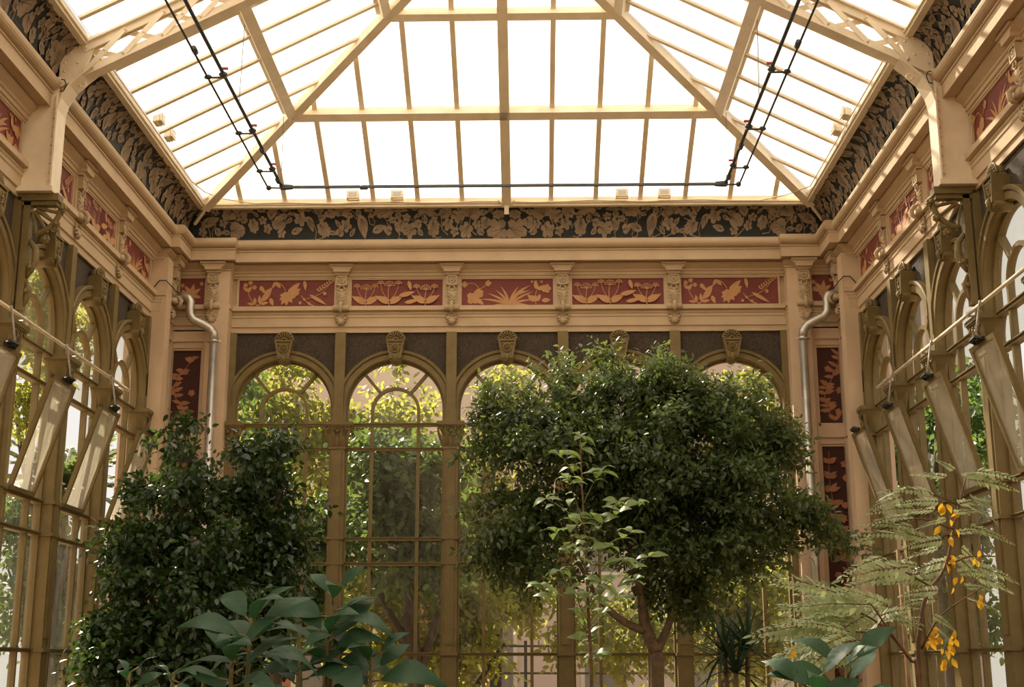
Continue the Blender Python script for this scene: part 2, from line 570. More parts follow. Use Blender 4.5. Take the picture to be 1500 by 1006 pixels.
def ribbon2(pts, w0, w1=None):
    w1 = w0 if w1 is None else w1
    out = []
    n = len(pts)
    L, R = [], []
    for i, (x, z) in enumerate(pts):
        a, b = pts[max(i - 1, 0)], pts[min(i + 1, n - 1)]
        dx, dz = b[0] - a[0], b[1] - a[1]
        l = math.hypot(dx, dz) or 1
        w = (w0 + (w1 - w0) * i / (n - 1)) / 2
        L.append((x - dz / l * w, z + dx / l * w))
        R.append((x + dz / l * w, z - dx / l * w))
    for i in range(n - 1):
        out.append([L[i], L[i + 1], R[i + 1], R[i]])
    return out


def arc_pts(x0, z0, x1, z1, bulge, n=7):
    dx, dz = x1 - x0, z1 - z0
    return [(x0 + dx * t - dz * bulge * math.sin(PI * t), z0 + dz * t + dx * bulge * math.sin(PI * t)) for t in [i / (n - 1) for i in range(n)]]


def umbel(polys, x, z, r, n=8, a0=0.2, a1=2.94):
    for i in range(n):
        a = a0 + (a1 - a0) * i / (n - 1)
        polys += ribbon2([(x, z), (x + r * math.cos(a), z + r * math.sin(a))], 0.007)
        polys.append(lobed2(x + r * math.cos(a), z + r * math.sin(a), 0, 0.011, 4, 0.2, n=8))


def motif(kind, w, h, seed=0):
    """flowers painted on one frieze panel, in panel coordinates -w/2..w/2, 0..h"""
    P = []
    rg = random.Random(seed)

    def sprig(x0, z0, x1, z1, b, pairs, L, W):
        pts = arc_pts(x0, z0, x1, z1, b)
        P.extend(ribbon2(pts, 0.014, 0.007))
        for k in range(pairs):
            t = 0.2 + 0.7 * k / max(1, pairs - 1)
            i = min(int(t * 6), 5)
            a = math.atan2(pts[i + 1][1] - pts[i][1], pts[i + 1][0] - pts[i][0])
            for s in (1, -1):
                P.append(leaf2(pts[i][0], pts[i][1], a + s * (0.75 + 0.2 * rg.random()), L * (0.75 + 0.4 * rg.random()), W, bend=s * -0.15))
    if kind == 'A':       # branch with pods, big drooping flower, seed spray
        sprig(-w * 0.29, 0.03, -w * 0.40, h * 0.72, 0.12, 2, 0.11, 0.022)
        sprig(-w * 0.29, 0.03, -w * 0.22, h * 0.62, -0.1, 2, 0.13, 0.024)
        for x, z in ((-w * 0.42, h * 0.8), (-w * 0.37, h * 0.88), (-w * 0.33, h * 0.72), (-w * 0.26, h * 0.68), (-w * 0.39, h * 0.62)):
            P.append(lobed2(x, z, rg.random() * 3, 0.036, 5, 0.45, n=16))
        P.append(leaf2(-w * 0.26, 0.10, 0.75, 0.26, 0.045, bend=0.2))
        P.append(leaf2(-w * 0.17, h * 0.35, -1.2, 0.13, 0.03))
        P.append(lobed2(0.00, h * 0.40, 0.6, 0.075, 4, 0.35, n=26))
        for a, L in ((3.5, 0.13), (4.0, 0.16), (4.5, 0.15), (5.2, 0.13), (2.9, 0.11)):
            P.append(leaf2(0.0, h * 0.42, a, L, 0.034, bend=0.15))
        P.append(lobed2(0.085, h * 0.52, 0.2, 0.085, 3, 0.3, n=24))
        P.append(leaf2(0.03, h * 0.5, 0.95, 0.22, 0.042, bend=-0.12))
        P.append(leaf2(0.05, h * 0.5, 0.35, 0.16, 0.036, bend=0.1))
        P.extend(ribbon2(arc_pts(-w * 0.13, h * 0.9, -0.03, h * 0.6, 0.15), 0.012))
        P.append(leaf2(-w * 0.12, h * 0.9, -0.9, 0.12, 0.03))
        P.append(leaf2(-w * 0.12, h * 0.92, -2.0, 0.12, 0.022))
        P.extend(ribbon2(arc_pts(w * 0.27, 0.02, w * 0.14, h * 0.42, 0.1), 0.018, 0.01))
        P.extend(ribbon2(arc_pts(w * 0.19, h * 0.3, w * 0.44, h * 0.92, -0.12), 0.011, 0.006))
        for k in range(7):
            t = 0.45 + 0.55 * k / 6
            x, z = w * (0.19 + 0.25 * t), h * (0.3 + 0.62 * t)
            for s in (1, -1):
                P.append(leaf2(x, z, 0.9 + s * 0.9, 0.05, 0.012))
        P.append(leaf2(w * 0.22, h * 0.45, -0.55, 0.30, 0.028))
        P.append(leaf2(w * 0.16, h * 0.95, -1.2, 0.16, 0.026, bend=-0.2))
        P.append(lobed2(w * 0.37, h * 0.48, 0, 0.03, 5, 0.5, n=12))
        for x, z in ((w * 0.13, 0.07), (w * 0.17, 0.12), (w * 0.22, 0.06)):
            P.append(lobed2(x, z, 0, 0.024, 4, 0.4, n=10))
    elif kind == 'B':     # row of umbel plants
        for x, hh, ln in ((-w * 0.33, 0.62, 1), (-w * 0.08, 0.72, -1), (w * 0.30, 0.58, 1)):
            P.extend(ribbon2(arc_pts(x, 0.02, x + 0.01 * ln, h * hh, 0.05), 0.016, 0.009))
            umbel(P, x, h * hh, 0.075)
            for s in (1, -1):
                P.extend(ribbon2(arc_pts(x, h * 0.22, x + s * 0.13, h * (hh + 0.08), -0.1 * s), 0.010, 0.007))
                umbel(P, x + s * 0.13, h * (hh + 0.08), 0.045, 6)
                P.append(leaf2(x, 0.05, PI / 2 - s * 1.15, 0.24, 0.036, bend=0.12 * s))
                P.append(leaf2(x, h * 0.2, PI / 2 - s * 1.0, 0.17, 0.026, bend=-0.1 * s))
        P.append(leaf2(w * 0.02, h * 0.38, 0.15, 0.24, 0.035, bend=0.1))
        P.append(leaf2(w * 0.08, 0.06, 0.1, 0.22, 0.030, bend=0.1))
        P.append(leaf2(w * 0.12, h * 0.9, -1.3, 0.15, 0.03))
    elif kind == 'C':     # grass tuft between two blossoms
        x0 = w * 0.02
        for i, a in enumerate((0.25, 0.5, 0.8, 1.1, 1.4, 1.7, 2.0, 2.35, 2.65, 2.95)):
            L = 0.30 + 0.06 * ((i * 7) % 3)
            b = 0.28 if a > 1.57 else -0.28
            P.append(leaf2(x0, 0.02, a, min(L, (h - 0.05) / max(0.35, math.sin(a) + 0.25)), 0.018, bend=b))
        P.append(leaf2(x0 + 0.03, 0.10, 1.0, 0.34, 0.02, bend=-0.35))
        P.append(leaf2(x0 + 0.02, 0.12, 0.7, 0.30, 0.02, bend=-0.3))
        P.append(lobed2(-w * 0.36, h * 0.30, 2.4, 0.095, 4, 0.4, n=22))
        P.append(lobed2(-w * 0.30, h * 0.47, 0.5, 0.07, 5, 0.25, n=22))
        P.append(leaf2(-w * 0.33, h * 0.3, -0.7, 0.15, 0.035))
        P.extend(ribbon2(arc_pts(-w * 0.44, h * 0.78, -w * 0.29, h * 0.6, 0.25), 0.010))
        P.extend(ribbon2(arc_pts(-w * 0.29, h * 0.62, -w * 0.19, h * 0.9, -0.1), 0.010))
        P.append(lobed2(-w * 0.45, h * 0.78, 0, 0.045, 4, 0.3, n=16))
        P.append(lobed2(-w * 0.20, h * 0.82, 0, 0.045, 4, 0.3, n=16))
        sprig(w * 0.30, 0.03, w * 0.33, h * 0.7, 0.1, 2, 0.15, 0.035)
        P.append(lobed2(w * 0.41, h * 0.62, 0, 0.07, 5, 0.3, n=20))
        P.append(leaf2(w * 0.33, h * 0.2, 2.6, 0.15, 0.035))
        P.append(leaf2(w * 0.36, h * 0.2, 0.1, 0.13, 0.035))
        for x in (w * 0.26, w * 0.30, w * 0.36):
            P.append(lobed2(x, h * 0.86, 0, 0.022, 5, 0.4, n=10))
    else:                 # short corner panel
        P.append(lobed2(-w * 0.05, h * 0.42, 0.4, 0.07, 5, 0.4, n=20))
        for a in (0.4, 1.2, 2.1, 2.9, -0.5, -1.5):
            P.append(leaf2(-w * 0.05, h * 0.42, a, 0.16, 0.03, bend=0.15))
        for x, z in ((-w * 0.36, h * 0.72), (-w * 0.32, h * 0.5), (w * 0.3, h * 0.78)):
            P.append(lobed2(x, z, 0, 0.03, 5, 0.4, n=12))
    return P


def paint_mesh(name, polys, y, m):
    mb = MB()
    for i, p in enumerate(polys):
        ngon_face(mb, p, y - 0.00025 * i)      # each stroke lies over the one before
    return mb.mesh(name, m)


def clampp(polys, w, h, e=0.012):
    return [[(min(max(x, -w / 2 + e), w / 2 - e), min(max(z, e), h - e)) for x, z in p] for p in polys]


FH = Z_FR1 - Z_FR0
_fr_cache = {}


def frieze_panel(parent, u, w, kind, n=0.0):
    key = (kind, round(w, 3))
    if key not in _fr_cache:
        fm = MB().bn(-w / 2, w / 2, -0.06, -0.012, 0, FH).mesh('frieze_panel', M['red'])
        pm = paint_mesh('painted_flowers', clampp(motif(kind, w, FH), w, FH), 0.0095, M['ochre'])
        k = 0.028
        bm_ = MB().bn(-w / 2, -w / 2 + k, -0.02, 0.012, 0, FH).bn(w / 2 - k, w / 2, -0.02, 0.012, 0, FH).bn(-w / 2, w / 2, -0.02, 0.010, FH - 0.018, FH).mesh('panel_border', M['plaster'])
        _fr_cache[key] = (fm, pm, bm_)
    fm, pm, bm_ = _fr_cache[key]
    o = obj('frieze_panel', fm, parent, (u, -n, Z_FR0))
    obj('painted_flowers', pm, o)
    obj('panel_border', bm_, o)
    return o


# ---- console brackets between the frieze panels
def blade(mb, base, tip, w, out, n=5, curl=0.0):
    """curved leaf blade from base to tip, bulging along out"""
    base, tip, out = Vector(base), Vector(tip), Vector(out)
    ax = tip - base
    sd = ax.cross(out).normalized()
    rows = []
    for i in range(n + 1):
        t = i / n
        c = base + ax * t + out * (math.sin(PI * t) * 0.5 + curl * t * t)
        ww = w * (0.55 + 0.9 * t) * (1 - t) ** 0.45 if t < 1 else 0.002
        rows.append([c - sd * ww, c + out.normalized() * 0.008, c + sd * ww])
    mb.strip(rows)


_con = {}


def console_meshes():
    if _con:
        return _con
    _con['strip'] = MB().bn(-0.11, 0.11, -0.05, 0.035, Z_FR0, 7.17).mesh('console', M['plaster'])
    c = MB()
    c.bn(-0.105, 0.105, 0, 0.10, 7.13, 7.165)
    c.prism([(-0.115, 7.165), (0.115, 7.165), (0.122, 7.20), (0.165, 7.235), (0.18, 7.25), (-0.18, 7.25), (-0.165, 7.235), (-0.122, 7.20)], -0.15, 0)
    c.bn(-0.18, 0.18, 0, 0.175, 7.25, 7.283)
    _con['cap'] = c.mesh('console_cap', M['plaster'])
    r = MB()
    r.bn(-0.083, 0.083, 0, 0.085, 6.972, 7.12)
    for a, b, e, f in ((-0.083, 0.083, 7.10, 7.12), (-0.083, 0.083, 6.972, 6.99), (-0.083, -0.063, 6.972, 7.12), (0.063, 0.083, 6.972, 7.12)):
        r.bn(a, b, 0.08, 0.102, e, f)
    _con['block'] = r.mesh('rosette_block', M['carved'])
    r = MB()
    for k in range(8):
        a = 2 * PI * k / 8
        r.ball((0.033 * math.cos(a), -0.088, 7.046 + 0.033 * math.sin(a)), 0.019, 6, 4, (1, 0.8, 1))
    r.ball((0, -0.095, 7.046), 0.017, 8, 4)
    _con['rosette'] = r.mesh('rosette', M['carved'], True)
    l = MB()
    rows = []
    for i in range(9):
        t = i / 8
        z = 6.957 - t * 0.27
        n = 0.045 + 0.055 * math.sin(PI * min(1, t * 1.25)) * (1 - 0.3 * t)
        w = 0.078 - 0.02 * t
        rows.append([(-w, -0.03, z), (-w * 0.7, -n * 0.8, z), (0, -n, z), (w * 0.7, -n * 0.8, z), (w, -0.03, z)])
    l.strip(rows)
    for k in range(5):
        z = 6.93 - k * 0.045
        for s in (1, -1):
            blade(l, (s * 0.015, -0.06, z - 0.05), (s * 0.085, -0.055, z + 0.01), 0.014, (0, -0.03, 0), 4)
    l.ring((0, -0.085, 6.93), 0.04, 0.01, 14, 5)
    _con['leaf'] = l.mesh('acanthus_leaf', M['carved'], True)
    h = MB()
    h.bn(-0.11, 0.11, 0.03, 0.115, 6.598, Z_FR0 + 0.004)
    h.tube([(0, -0.06, 6.72), (0, -0.13, 6.70), (0, -0.165, 6.65), (0, -0.15, 6.59), (0, -0.105, 6.555)], [0.018, 0.026, 0.03, 0.026, 0.012], 8)
    _con['hook'] = h.mesh('hook', M['carved'], True)
    s_ = MB()
    for k in range(7):
        a = PI + PI * (k + 0.0) / 6
        s_.tube([(0, -0.055, 6.50), (0.05 * math.cos(a), -0.07, 6.48 + 0.07 * math.sin(a) * 0.9), (0.085 * math.cos(a), -0.045, 6.48 + 0.098 * math.sin(a))], [0.007, 0.017, 0.010], 6)
    for s in (1, -1):
        s_.ring((s * 0.06, -0.05, 6.525), 0.026, 0.010, 12, 5)
    _con['shell'] = s_.mesh('shell_drop', M['carved'], True)
    return _con


def console(parent, u, n=0.0):
    c = console_meshes()
    o = obj('console_bracket', c['strip'], parent, (u, -n, 0))
    obj('console_cap', c['cap'], o)
    b = obj('rosette_block', c['block'], o)
    obj('rosette', c['rosette'], o)
    obj('acanthus_leaf', c['leaf'], o)
    obj('hook', c['hook'], o)
    obj('shell_drop', c['shell'], o)
    return o


for i in range(5):
    frieze_panel(wall_back, (i - 2) * BAY, BAY - 0.22 if 0 < i < 4 else BAY - 0.13, 'ABCBA'[i])
for s in (-2.4, -0.8, 0.8, 2.4):
    console(wall_back, s)
for wl, sg in ((wall_left, 1), (wall_right, -1)):
    for k in range(len(SIDE_DIV) - 1):
        frieze_panel(wl, sg * (SIDE_DIV[k] + SIDE_DIV[k + 1]) / 2, BAY - 0.22, 'CBACBA'[k])
    for y in SIDE_DIV[1:3] + SIDE_DIV[4:]:
        console(wl, sg * y)

# ---- corner piers with recessed painted panels
PAN = [(4.93, 6.02), (1.45, 4.60)]       # heights of the two painted fields


def tall_motif(w, h, seed):
    rg = random.Random(seed)
    P = []
    pts = [(0.28 * w * math.sin(5.5 * t + seed), 0.04 + (h - 0.1) * t) for t in [i / 16 for i in range(17)]]
    P += ribbon2(pts, 0.014, 0.008)
    n = int(h / (0.085 if h < 2 else 0.06))
    for k in range(n):
        t = (k + 0.5) / n
        i = min(int(t * 16), 15)
        x, z = pts[i]
        for s in (1, -1):
            a = PI / 2 + s * (0.7 + 0.7 * rg.random())
            P.append(leaf2(x + 0.01 * s, z + 0.03 * rg.random(), a, 0.10 + 0.06 * rg.random(), 0.024 + 0.012 * rg.random(), bend=0.2 * s * rg.random()))
        if k % 4 == 1:
            P.append(lobed2(-x * 0.9 + 0.03 * rg.random(), z, rg.random() * 3, 0.05, 5, 0.4, n=18))
    return clampp(P, w, h)


def pier(parent, u0, u1, sg, seed, pil, rec):
    """corner pier: u0..u1 whole width, pil = pilaster strip span, rec = span of the recessed panels"""
    a, b = sorted((sg * u0, sg * u1))
    obj('pier_core', MB().bn(a + 0.006, b - 0.006, -0.335, PJ - 0.085, 0.001, Z_ARCH + 0.018).mesh('pier_core', M['pier']), parent)
    p0, p1 = sorted((sg * pil[0], sg * pil[1]))
    obj('pilaster', MB().bn(p0 - 0.004, p1 + 0.004, -0.3, PJ + 0.095, 0.002, 7.16).mesh('pilaster', M['pier']), parent)
    r0, r1 = sorted((sg * rec[0], sg * rec[1]))
    f = MB()
    nb, nf = PJ - 0.09, PJ
    f.bn(a, r0, nb, nf, 0, Z_ARCH + 0.02) if r0 > a else None
    f.bn(r1, b, nb, nf, 0, Z_ARCH + 0.02) if b > r1 else None
    zs = [0] + [z for z0, z1 in reversed(PAN) for z in (z0 - 0.05, z1 + 0.12)] + [Z_ARCH + 0.02]
    for k in range(0, len(zs), 2):
        f.bn(r0, r1, nb, nf, zs[k], zs[k + 1])
    obj('pier_face', f.mesh('pier_face', M['pier']), parent)
    for j, (z0, z1) in enumerate(PAN):
        g = MB()
        e = 0.032
        g.bn(r0, r1, nb, nf - 0.03, z1 + e, z1 + 0.12).bn(r0, r1, nb, nf - 0.05, z1, z1 + e)
        g.bn(r0, r0 + e, nb, nf - 0.04, z0 - 0.05, z1).bn(r1 - e, r1, nb, nf - 0.04, z0 - 0.05, z1).bn(r0, r1, nb, nf - 0.04, z0 - 0.05, z0)
        o = obj('panel_frame', g.mesh('panel_frame', M['pier']), parent)
        w, h = r1 - r0 - 2 * e, z1 - z0
        obj('painted_field', MB().bn(r0 + e, r1 - e, nb - 0.02, nb + 0.006, z0, z1).mesh('painted_field', M['maroon']), o)
        obj('painted_leaves', paint_mesh('painted_leaves', tall_motif(w, h, seed + j * 3 + 1), 0, M['rust']), o, ((r0 + r1) / 2, -(nb + 0.0085), z0))


pier(wall_back, XL - 0.3, -4.0, 1, 1, (-4.30, -4.0), (XL + 0.02, -4.36))
pier(wall_back, 4.0, XR + 0.3, 1, 2, (4.0, 4.30), (4.36, XR - 0.02))
for wl, sg in ((wall_left, 1), (wall_right, -1)):
    pier(wl, Y_RES, D + 0.3, sg, 5, (Y_RES, Y_RES + 0.24), (Y_RES + 0.32, D - 0.16))
for sg in (-1, 1):
    console(wall_back, sg * 4.235, PJ + 0.04)
frieze_panel(wall_back, -4.56, 0.42, 'D', PJ)
frieze_panel(wall_back, 4.53, 0.38, 'D', PJ)
for wl, sg in ((wall_left, 1), (wall_right, -1)):
    console(wl, sg * (Y_RES + 0.44), PJ + 0.02)
    frieze_panel(wl, sg * (Y_RES + 0.66), 0.20, 'D', PJ)

# ---- painted vine leaves on the cove
rg = random.Random(11)


def cove_leaves(length, mirror, seed):
    rgc = random.Random(seed)
    L = []
    tries = 0
    half = length / 2
    while tries < 9000 and len(L) < 420:
        tries += 1
        r = rgc.choice((0.09, 0.105, 0.12, 0.135, 0.075, 0.055))
        s = rgc.uniform(0.04, half) if mirror else rgc.uniform(-half, half)
        t = rgc.uniform(0.10, 0.52 - 0.06)
        if all((s - a) ** 2 + (t - b) ** 2 > (0.88 * (r + c)) ** 2 for a, b, c, *_ in L):
            L.append((s, t, r, rgc.randint(0, 3), rgc.uniform(0, 6.28)))
    out = []
    for s, t, r, k, a in L:
        for sg in ((1, -1) if mirror else (1,)):
            def tr(polys):
                return [[(sg * x, z) for x, z in p] for p in polys]
            if k == 0:
                out.append(('leaf', tr([lobed2(s, t, a, r * 1.12, 5, 0.42, n=30)])[0], (sg * s, t)))
            elif k == 1:
                out.append(('leaf', tr([lobed2(s, t, a, r * 1.1, 3, 0.35, n=26)])[0], (sg * s, t)))
            elif k == 2:
                out.append(('leaf', tr([leaf2(s - r * 1.2 * math.cos(a), t - r * 1.2 * math.sin(a), a, 2.4 * r, 0.55 * r, 8, 0.1)])[0], (sg * s, t)))
            else:
                out.append(('leaf', tr([lobed2(s, t, a, r * 1.05, 7, 0.28, 0.8, n=30)])[0], (sg * s, t)))
            for q in range(3):
                aa = a + (q - 1) * 0.7
                out += [('vein', v, None) for v in tr(ribbon2([(s - 0.75 * r * math.cos(a), t - 0.75 * r * math.sin(a)), (s + 0.75 * r * math.cos(aa), t + 0.75 * r * math.sin(aa))], 0.008, 0.004))]
            if rgc.random() < 0.45:
                pts = [(s + 0.35 * u * math.cos(a + 2) + 0.05 * math.sin(9 * u), t + 0.14 * math.sin(5 * u + a)) for u in [i / 7 for i in range(8)]]
                pts = [(x, min(max(z, 0.03), 0.49)) for x, z in pts]
                out += [('stem', v, None) for v in tr(ribbon2(pts, 0.012, 0.008))]
    return out


def cove_map(side, s, t, off):
    tt = min(max(t / 0.53, 0.01), 0.985)
    p, z = cove_pt(tt)
    a = tt * PI / 2
    nx, nz = math.cos(a), -math.sin(a) * 0.7      # rough inward normal
    p, z = p + nx * off, z + nz * off
    if side == 'b':
        lim = 4.88 - p - 0.015
        return (min(max(s, -lim + 0.046 * -1, ), lim), D - p, z)
    y = min(s, D - p - 0.015)
    return (XL + p, y, z) if side == 'l' else (XR - p, y, z)


for side, length, c0, mirror, seed in (('b', 8.9, 0, True, 3), ('l', 8.0, 14.3, False, 5), ('r', 8.0, 14.3, False, 8)):
    LM, VM = MB(), MB()
    for ip, (kind, poly, ctr) in enumerate(cove_leaves(length, mirror, seed)):
        off = {'leaf': 0.003, 'vein': 0.0034, 'stem': 0.0015}[kind] + 0.00002 * ip
        P = [cove_map(side, c0 + x, z, off) for x, z in poly]
        mb = VM if kind == 'vein' else LM
        if ctr:
            cc = cove_map(side, c0 + ctr[0], ctr[1], off)
            mid = [cove_map(side, c0 + (x + ctr[0]) / 2, (z + ctr[1]) / 2, off) for x, z in poly]
            n = len(P)
            mb.add(P + mid + [cc], [(i, (i + 1) % n, n + (i + 1) % n, n + i) for i in range(n)] + [(n + i, n + (i + 1) % n, 2 * n) for i in range(n)])
        else:
            mb.add(P, [tuple(range(len(P)))])
    o = obj('painted_vine_leaves', LM.mesh('painted_vine_leaves', M['taupe']), trim_cove)
    obj('painted_leaf_veins', VM.mesh('painted_leaf_veins', M['vein']), o)

# ------------------------------------------------------------------ arched windows
R_IN, R_OUT, Z_SPR = 0.70, 0.845, 5.18
Z_TR = [4.955, 4.604, 3.342, 2.995, 1.773]
Z_SILL = 0.68
NG = -0.11
MU = 0.33
HB = 0.022       # half bar


def arc(cx, cz, r, a0, a1, n):
    return [(cx + r * math.cos(a0 + (a1 - a0) * i / n), cz + r * math.sin(a0 + (a1 - a0) * i / n)) for i in range(n + 1)]


WM = {}


def window_meshes():
    # spandrel of rough dark render, cut round the arch
    e = 0.725
    outer = [(e, Z_SPR), (e, Z_ARCH), (-e, Z_ARCH), (-e, Z_SPR)]
    pts = outer + arc(0, Z_SPR, R_IN + 0.01, PI, 0, 24)
    m = MB()
    m.v, m.f = [], []
    na = 24
    ar = arc(0, Z_SPR, R_IN + 0.01, 0, PI, na)
    top = []
    for x, z in ar:
        top.append((x, Z_ARCH))
    rows_f = [[(x, 0.035, z) for x, z in ar], [(x, 0.035, z) for x, z in top]]
    m.strip(rows_f)
    m.strip([[(x, 0.16, z) for x, z in ar], [(x, 0.16, z) for x, z in top]])
    for s in (1, -1):
        m.box(min(s * 0.71, s * e), max(s * 0.71, s * e), 0.035, 0.16, Z_SPR, Z_ARCH)
    WM['spandrel'] = m.mesh('spandrel_panel', M['spandrel'])
    # archivolt: swept profile clipped by the divider strips, with deep reveal
    prof = [(R_IN, -0.15), (R_IN, 0.0), (R_IN + 0.012, 0.012), (R_IN + 0.012, 0.028), (R_IN + 0.082, 0.028), (R_IN + 0.088, 0.016), (R_IN + 0.096, 0.016), (R_IN + 0.102, 0.045),
            (R_IN + 0.132, 0.05), (R_OUT, 0.035), (R_OUT, -0.06)]
    m = MB()
    rows = []
    angs = [PI * i / 48 for i in range(49)]
    for a in angs:
        row = []
        for r, n in prof:
            lim = 0.728 / max(1e-6, abs(math.cos(a)))
            rr = min(r, lim)
            row.append((rr * math.cos(a), -n, Z_SPR + rr * math.sin(a)))
        rows.append(row)
    m.strip(rows)
    for s in (1, -1):       # jambs below the spring line
        m.box(min(s * R_IN, s * 0.728), max(s * R_IN, s * 0.728), -0.028, 0.15, Z_TR[0] - 0.02, Z_SPR)
    WM['arch'] = m.mesh('archivolt', M['olive'])
    # keystone
    zc = 6.135
    m = MB()
    m.prism([(-0.075, 5.875), (0.075, 5.875), (0.128, zc), (-0.128, zc)], -0.125, 0.05)
    for s in (1, -1):
        m.prism([(s * 0.055, 5.875), (s * 0.078, 5.875), (s * 0.131, zc), (s * 0.105, zc)][::s], -0.145, -0.1)
    m.bn(-0.085, 0.085, 0.12, 0.14, 6.085, 6.10)
    m.bn(-0.13, 0.13, 0.0, 0.15, zc - 0.008, zc + 0.014)
    WM['key'] = m.mesh('keystone', M['olive'])
    m = MB()
    m.prism([(0.118 * math.cos(a), zc + 0.012 + 0.118 * math.sin(a)) for a in [PI * i / 12 for i in range(13)]], -0.085, 0.0)
    for k in range(9):
        a = PI * (k + 0.5) / 9
        m.tube([(0.035 * math.cos(a), -0.09, zc + 0.02 + 0.035 * math.sin(a)), (0.09 * math.cos(a), -0.105, zc + 0.02 + 0.09 * math.sin(a)), (0.125 * math.cos(a), -0.095, zc + 0.02 + 0.125 * math.sin(a))],
               [0.006, 0.012, 0.013], 6)
    hoop = [(0.132 * math.cos(a), -0.09, zc + 0.015 + 0.132 * math.sin(a)) for a in [PI * i / 16 for i in range(17)]]
    m.tube(hoop, 0.013, 6)
    m.tube([(0.036 * math.cos(a), -0.105, zc + 0.015 + 0.036 * math.sin(a)) for a in [PI * i / 10 for i in range(11)]], 0.012, 6)
    WM['shell'] = m.mesh('shell_crest', M['olive'], True)
    m = MB()
    m.ring((0, -0.128, 6.03), 0.058, 0.014, 18, 6)
    m.ring((0, -0.135, 6.03), 0.034, 0.009, 14, 6)
    m.ball((0, -0.14, 6.03), 0.02, 10, 6)
    WM['ros'] = m.mesh('rosette', M['olive'], True)
    m = MB()
    m.prism([(-0.09, 5.872), (-0.075, 5.84), (-0.02, 5.805), (0.02, 5.805), (0.075, 5.84), (0.09, 5.872), (0.075, 5.895), (-0.075, 5.895)], -0.12, 0.06)
    m.tube([(0, -0.14, 5.935), (0, -0.15, 5.895), (0, -0.14, 5.845), (0, -0.12, 5.80)], [0.012, 0.032, 0.022, 0.004], 8)
    WM['drop'] = m.mesh('pendant_drop', M['olive'], True)
    # glazing bars
    yb0, yb1 = -NG - 0.035, -NG + 0.035
    WM['mullion'] = MB().box(-HB, HB, yb0, yb1, Z_SILL, Z_SPR - 0.03).mesh('mullion', M['olive'])
    WM['transom'] = MB().box(-0.71, 0.71, yb0 - 0.012, yb1, -HB, HB).box(-0.71, 0.71, yb0 - 0.03, yb1, HB * 0.4, HB).mesh('transom', M['olive'])
    m = MB()
    rows = []
    for a in [PI * i / 24 for i in range(25)]:
        r0, r1 = MU - HB, MU + HB
        c, s = math.cos(a), math.sin(a)
        z0 = Z_SPR - 0.03
        rows.append([(r0 * c, yb1, z0 + r0 * s), (r0 * c, yb0, z0 + r0 * s), (r1 * c, yb0, z0 + r1 * s), (r1 * c, yb1, z0 + r1 * s)])
    m.strip(rows)
    WM['inner'] = m.mesh('inner_arch_bar', M['olive'])
    for key, a in (('diag_r', math.radians(49)), ('diag_l', math.radians(131))):
        c, s = math.cos(a), math.sin(a)
        m = MB().beam((MU * c, -NG, Z_SPR + (MU - 0.02) * s), (0.71 * c, -NG, Z_SPR + 0.71 * s), 2 * HB, 0.07, (0, -1, 0))
        WM[key] = m.mesh('radial_bar', M['olive'])
    # inner edge bar of the frame round the glass
    m = MB()
    rows = []
    for a in [PI * i / 32 for i in range(33)]:
        c, s = math.cos(a), math.sin(a)
        rows.append([(r * c, y, Z_SPR + r * s) for r, y in ((0.705, yb1), (0.672, yb1), (0.672, yb0), (0.705, yb0))])
    m.strip(rows)
    for s in (1, -1):
        m.box(min(s * 0.672, s * 0.705), max(s * 0.672, s * 0.705), yb0, yb1, Z_SILL, Z_SPR)
    WM['edge'] = m.mesh('frame', M['olive'])
    # panes
    z0 = Z_SPR - 0.03
    yg0, yg1 = -NG - 0.003, -NG + 0.003
    lev = [z0, *Z_TR, Z_SILL]
    for gk, gm in (('b', M['glass']), ('s', M['glass_side'])):
        WM['pane_in' + gk] = MB().prism(arc(0, z0, MU - 0.01, 0, PI, 16) + [(-MU + 0.01, Z_TR[0]), (MU - 0.01, Z_TR[0])], yg0, yg1).mesh('pane', gm)
        a0, a1 = math.radians(49), math.radians(131)
        WM['pane_top' + gk] = MB().prism(arc(0, Z_SPR, 0.69, a0, a1, 12) + arc(0, z0, MU, a1, a0, 10), yg0, yg1).mesh('pane', gm)
        WM['pane_r' + gk] = MB().prism(arc(0, Z_SPR, 0.69, 0, a0, 8) + arc(0, z0, MU, a0, 0, 8) + [(MU, Z_TR[0]), (0.69, Z_TR[0])], yg0, yg1).mesh('pane', gm)
        WM['pane_l' + gk] = MB().prism([(-0.69, Z_TR[0]), (-MU, Z_TR[0])] + arc(0, z0, MU, PI, a1, 8) + arc(0, Z_SPR, 0.69, a1, PI, 8), yg0, yg1).mesh('pane', gm)
        for k in range(5):
            zt, zb = lev[k + 1], lev[k + 2]
            WM['row%d' % k + 's' + gk] = MB().box(-(0.69 - MU) / 2, (0.69 - MU) / 2, yg0, yg1, zb, zt).mesh('pane', gm)
            WM['row%d' % k + 'm' + gk] = MB().box(-MU, MU, yg0, yg1, zb, zt).mesh('pane', gm)
    # hopper sash: hinged at its foot, falling into the room
    h = Z_TR[1] - Z_TR[2] - 0.02
    w = MU + 0.012
    m = MB()
    for s in (1, -1):
        m.box(min(s * w, s * (w - 0.045)), max(s * w, s * (w - 0.045)), -0.025, 0.025, 0, h)
    m.box(-w, w, -0.025, 0.025, 0, 0.045).box(-w, w, -0.025, 0.025, h - 0.045, h)
    WM['sash'] = m.mesh('tilting_sash', M['olive'])
    WM['sash_pane'] = MB().box(-w + 0.03, w - 0.03, -0.003, 0.003, 0.03, h - 0.03).mesh('pane', M['glass_sash'])
    m = MB()
    m.tube([(-0.11, -0.03, h + 0.0), (-0.10, -0.07, h + 0.035), (0.05, -0.075, h + 0.04), (0.11, -0.03, h + 0.0)], [0.016, 0.022, 0.022, 0.016], 6)
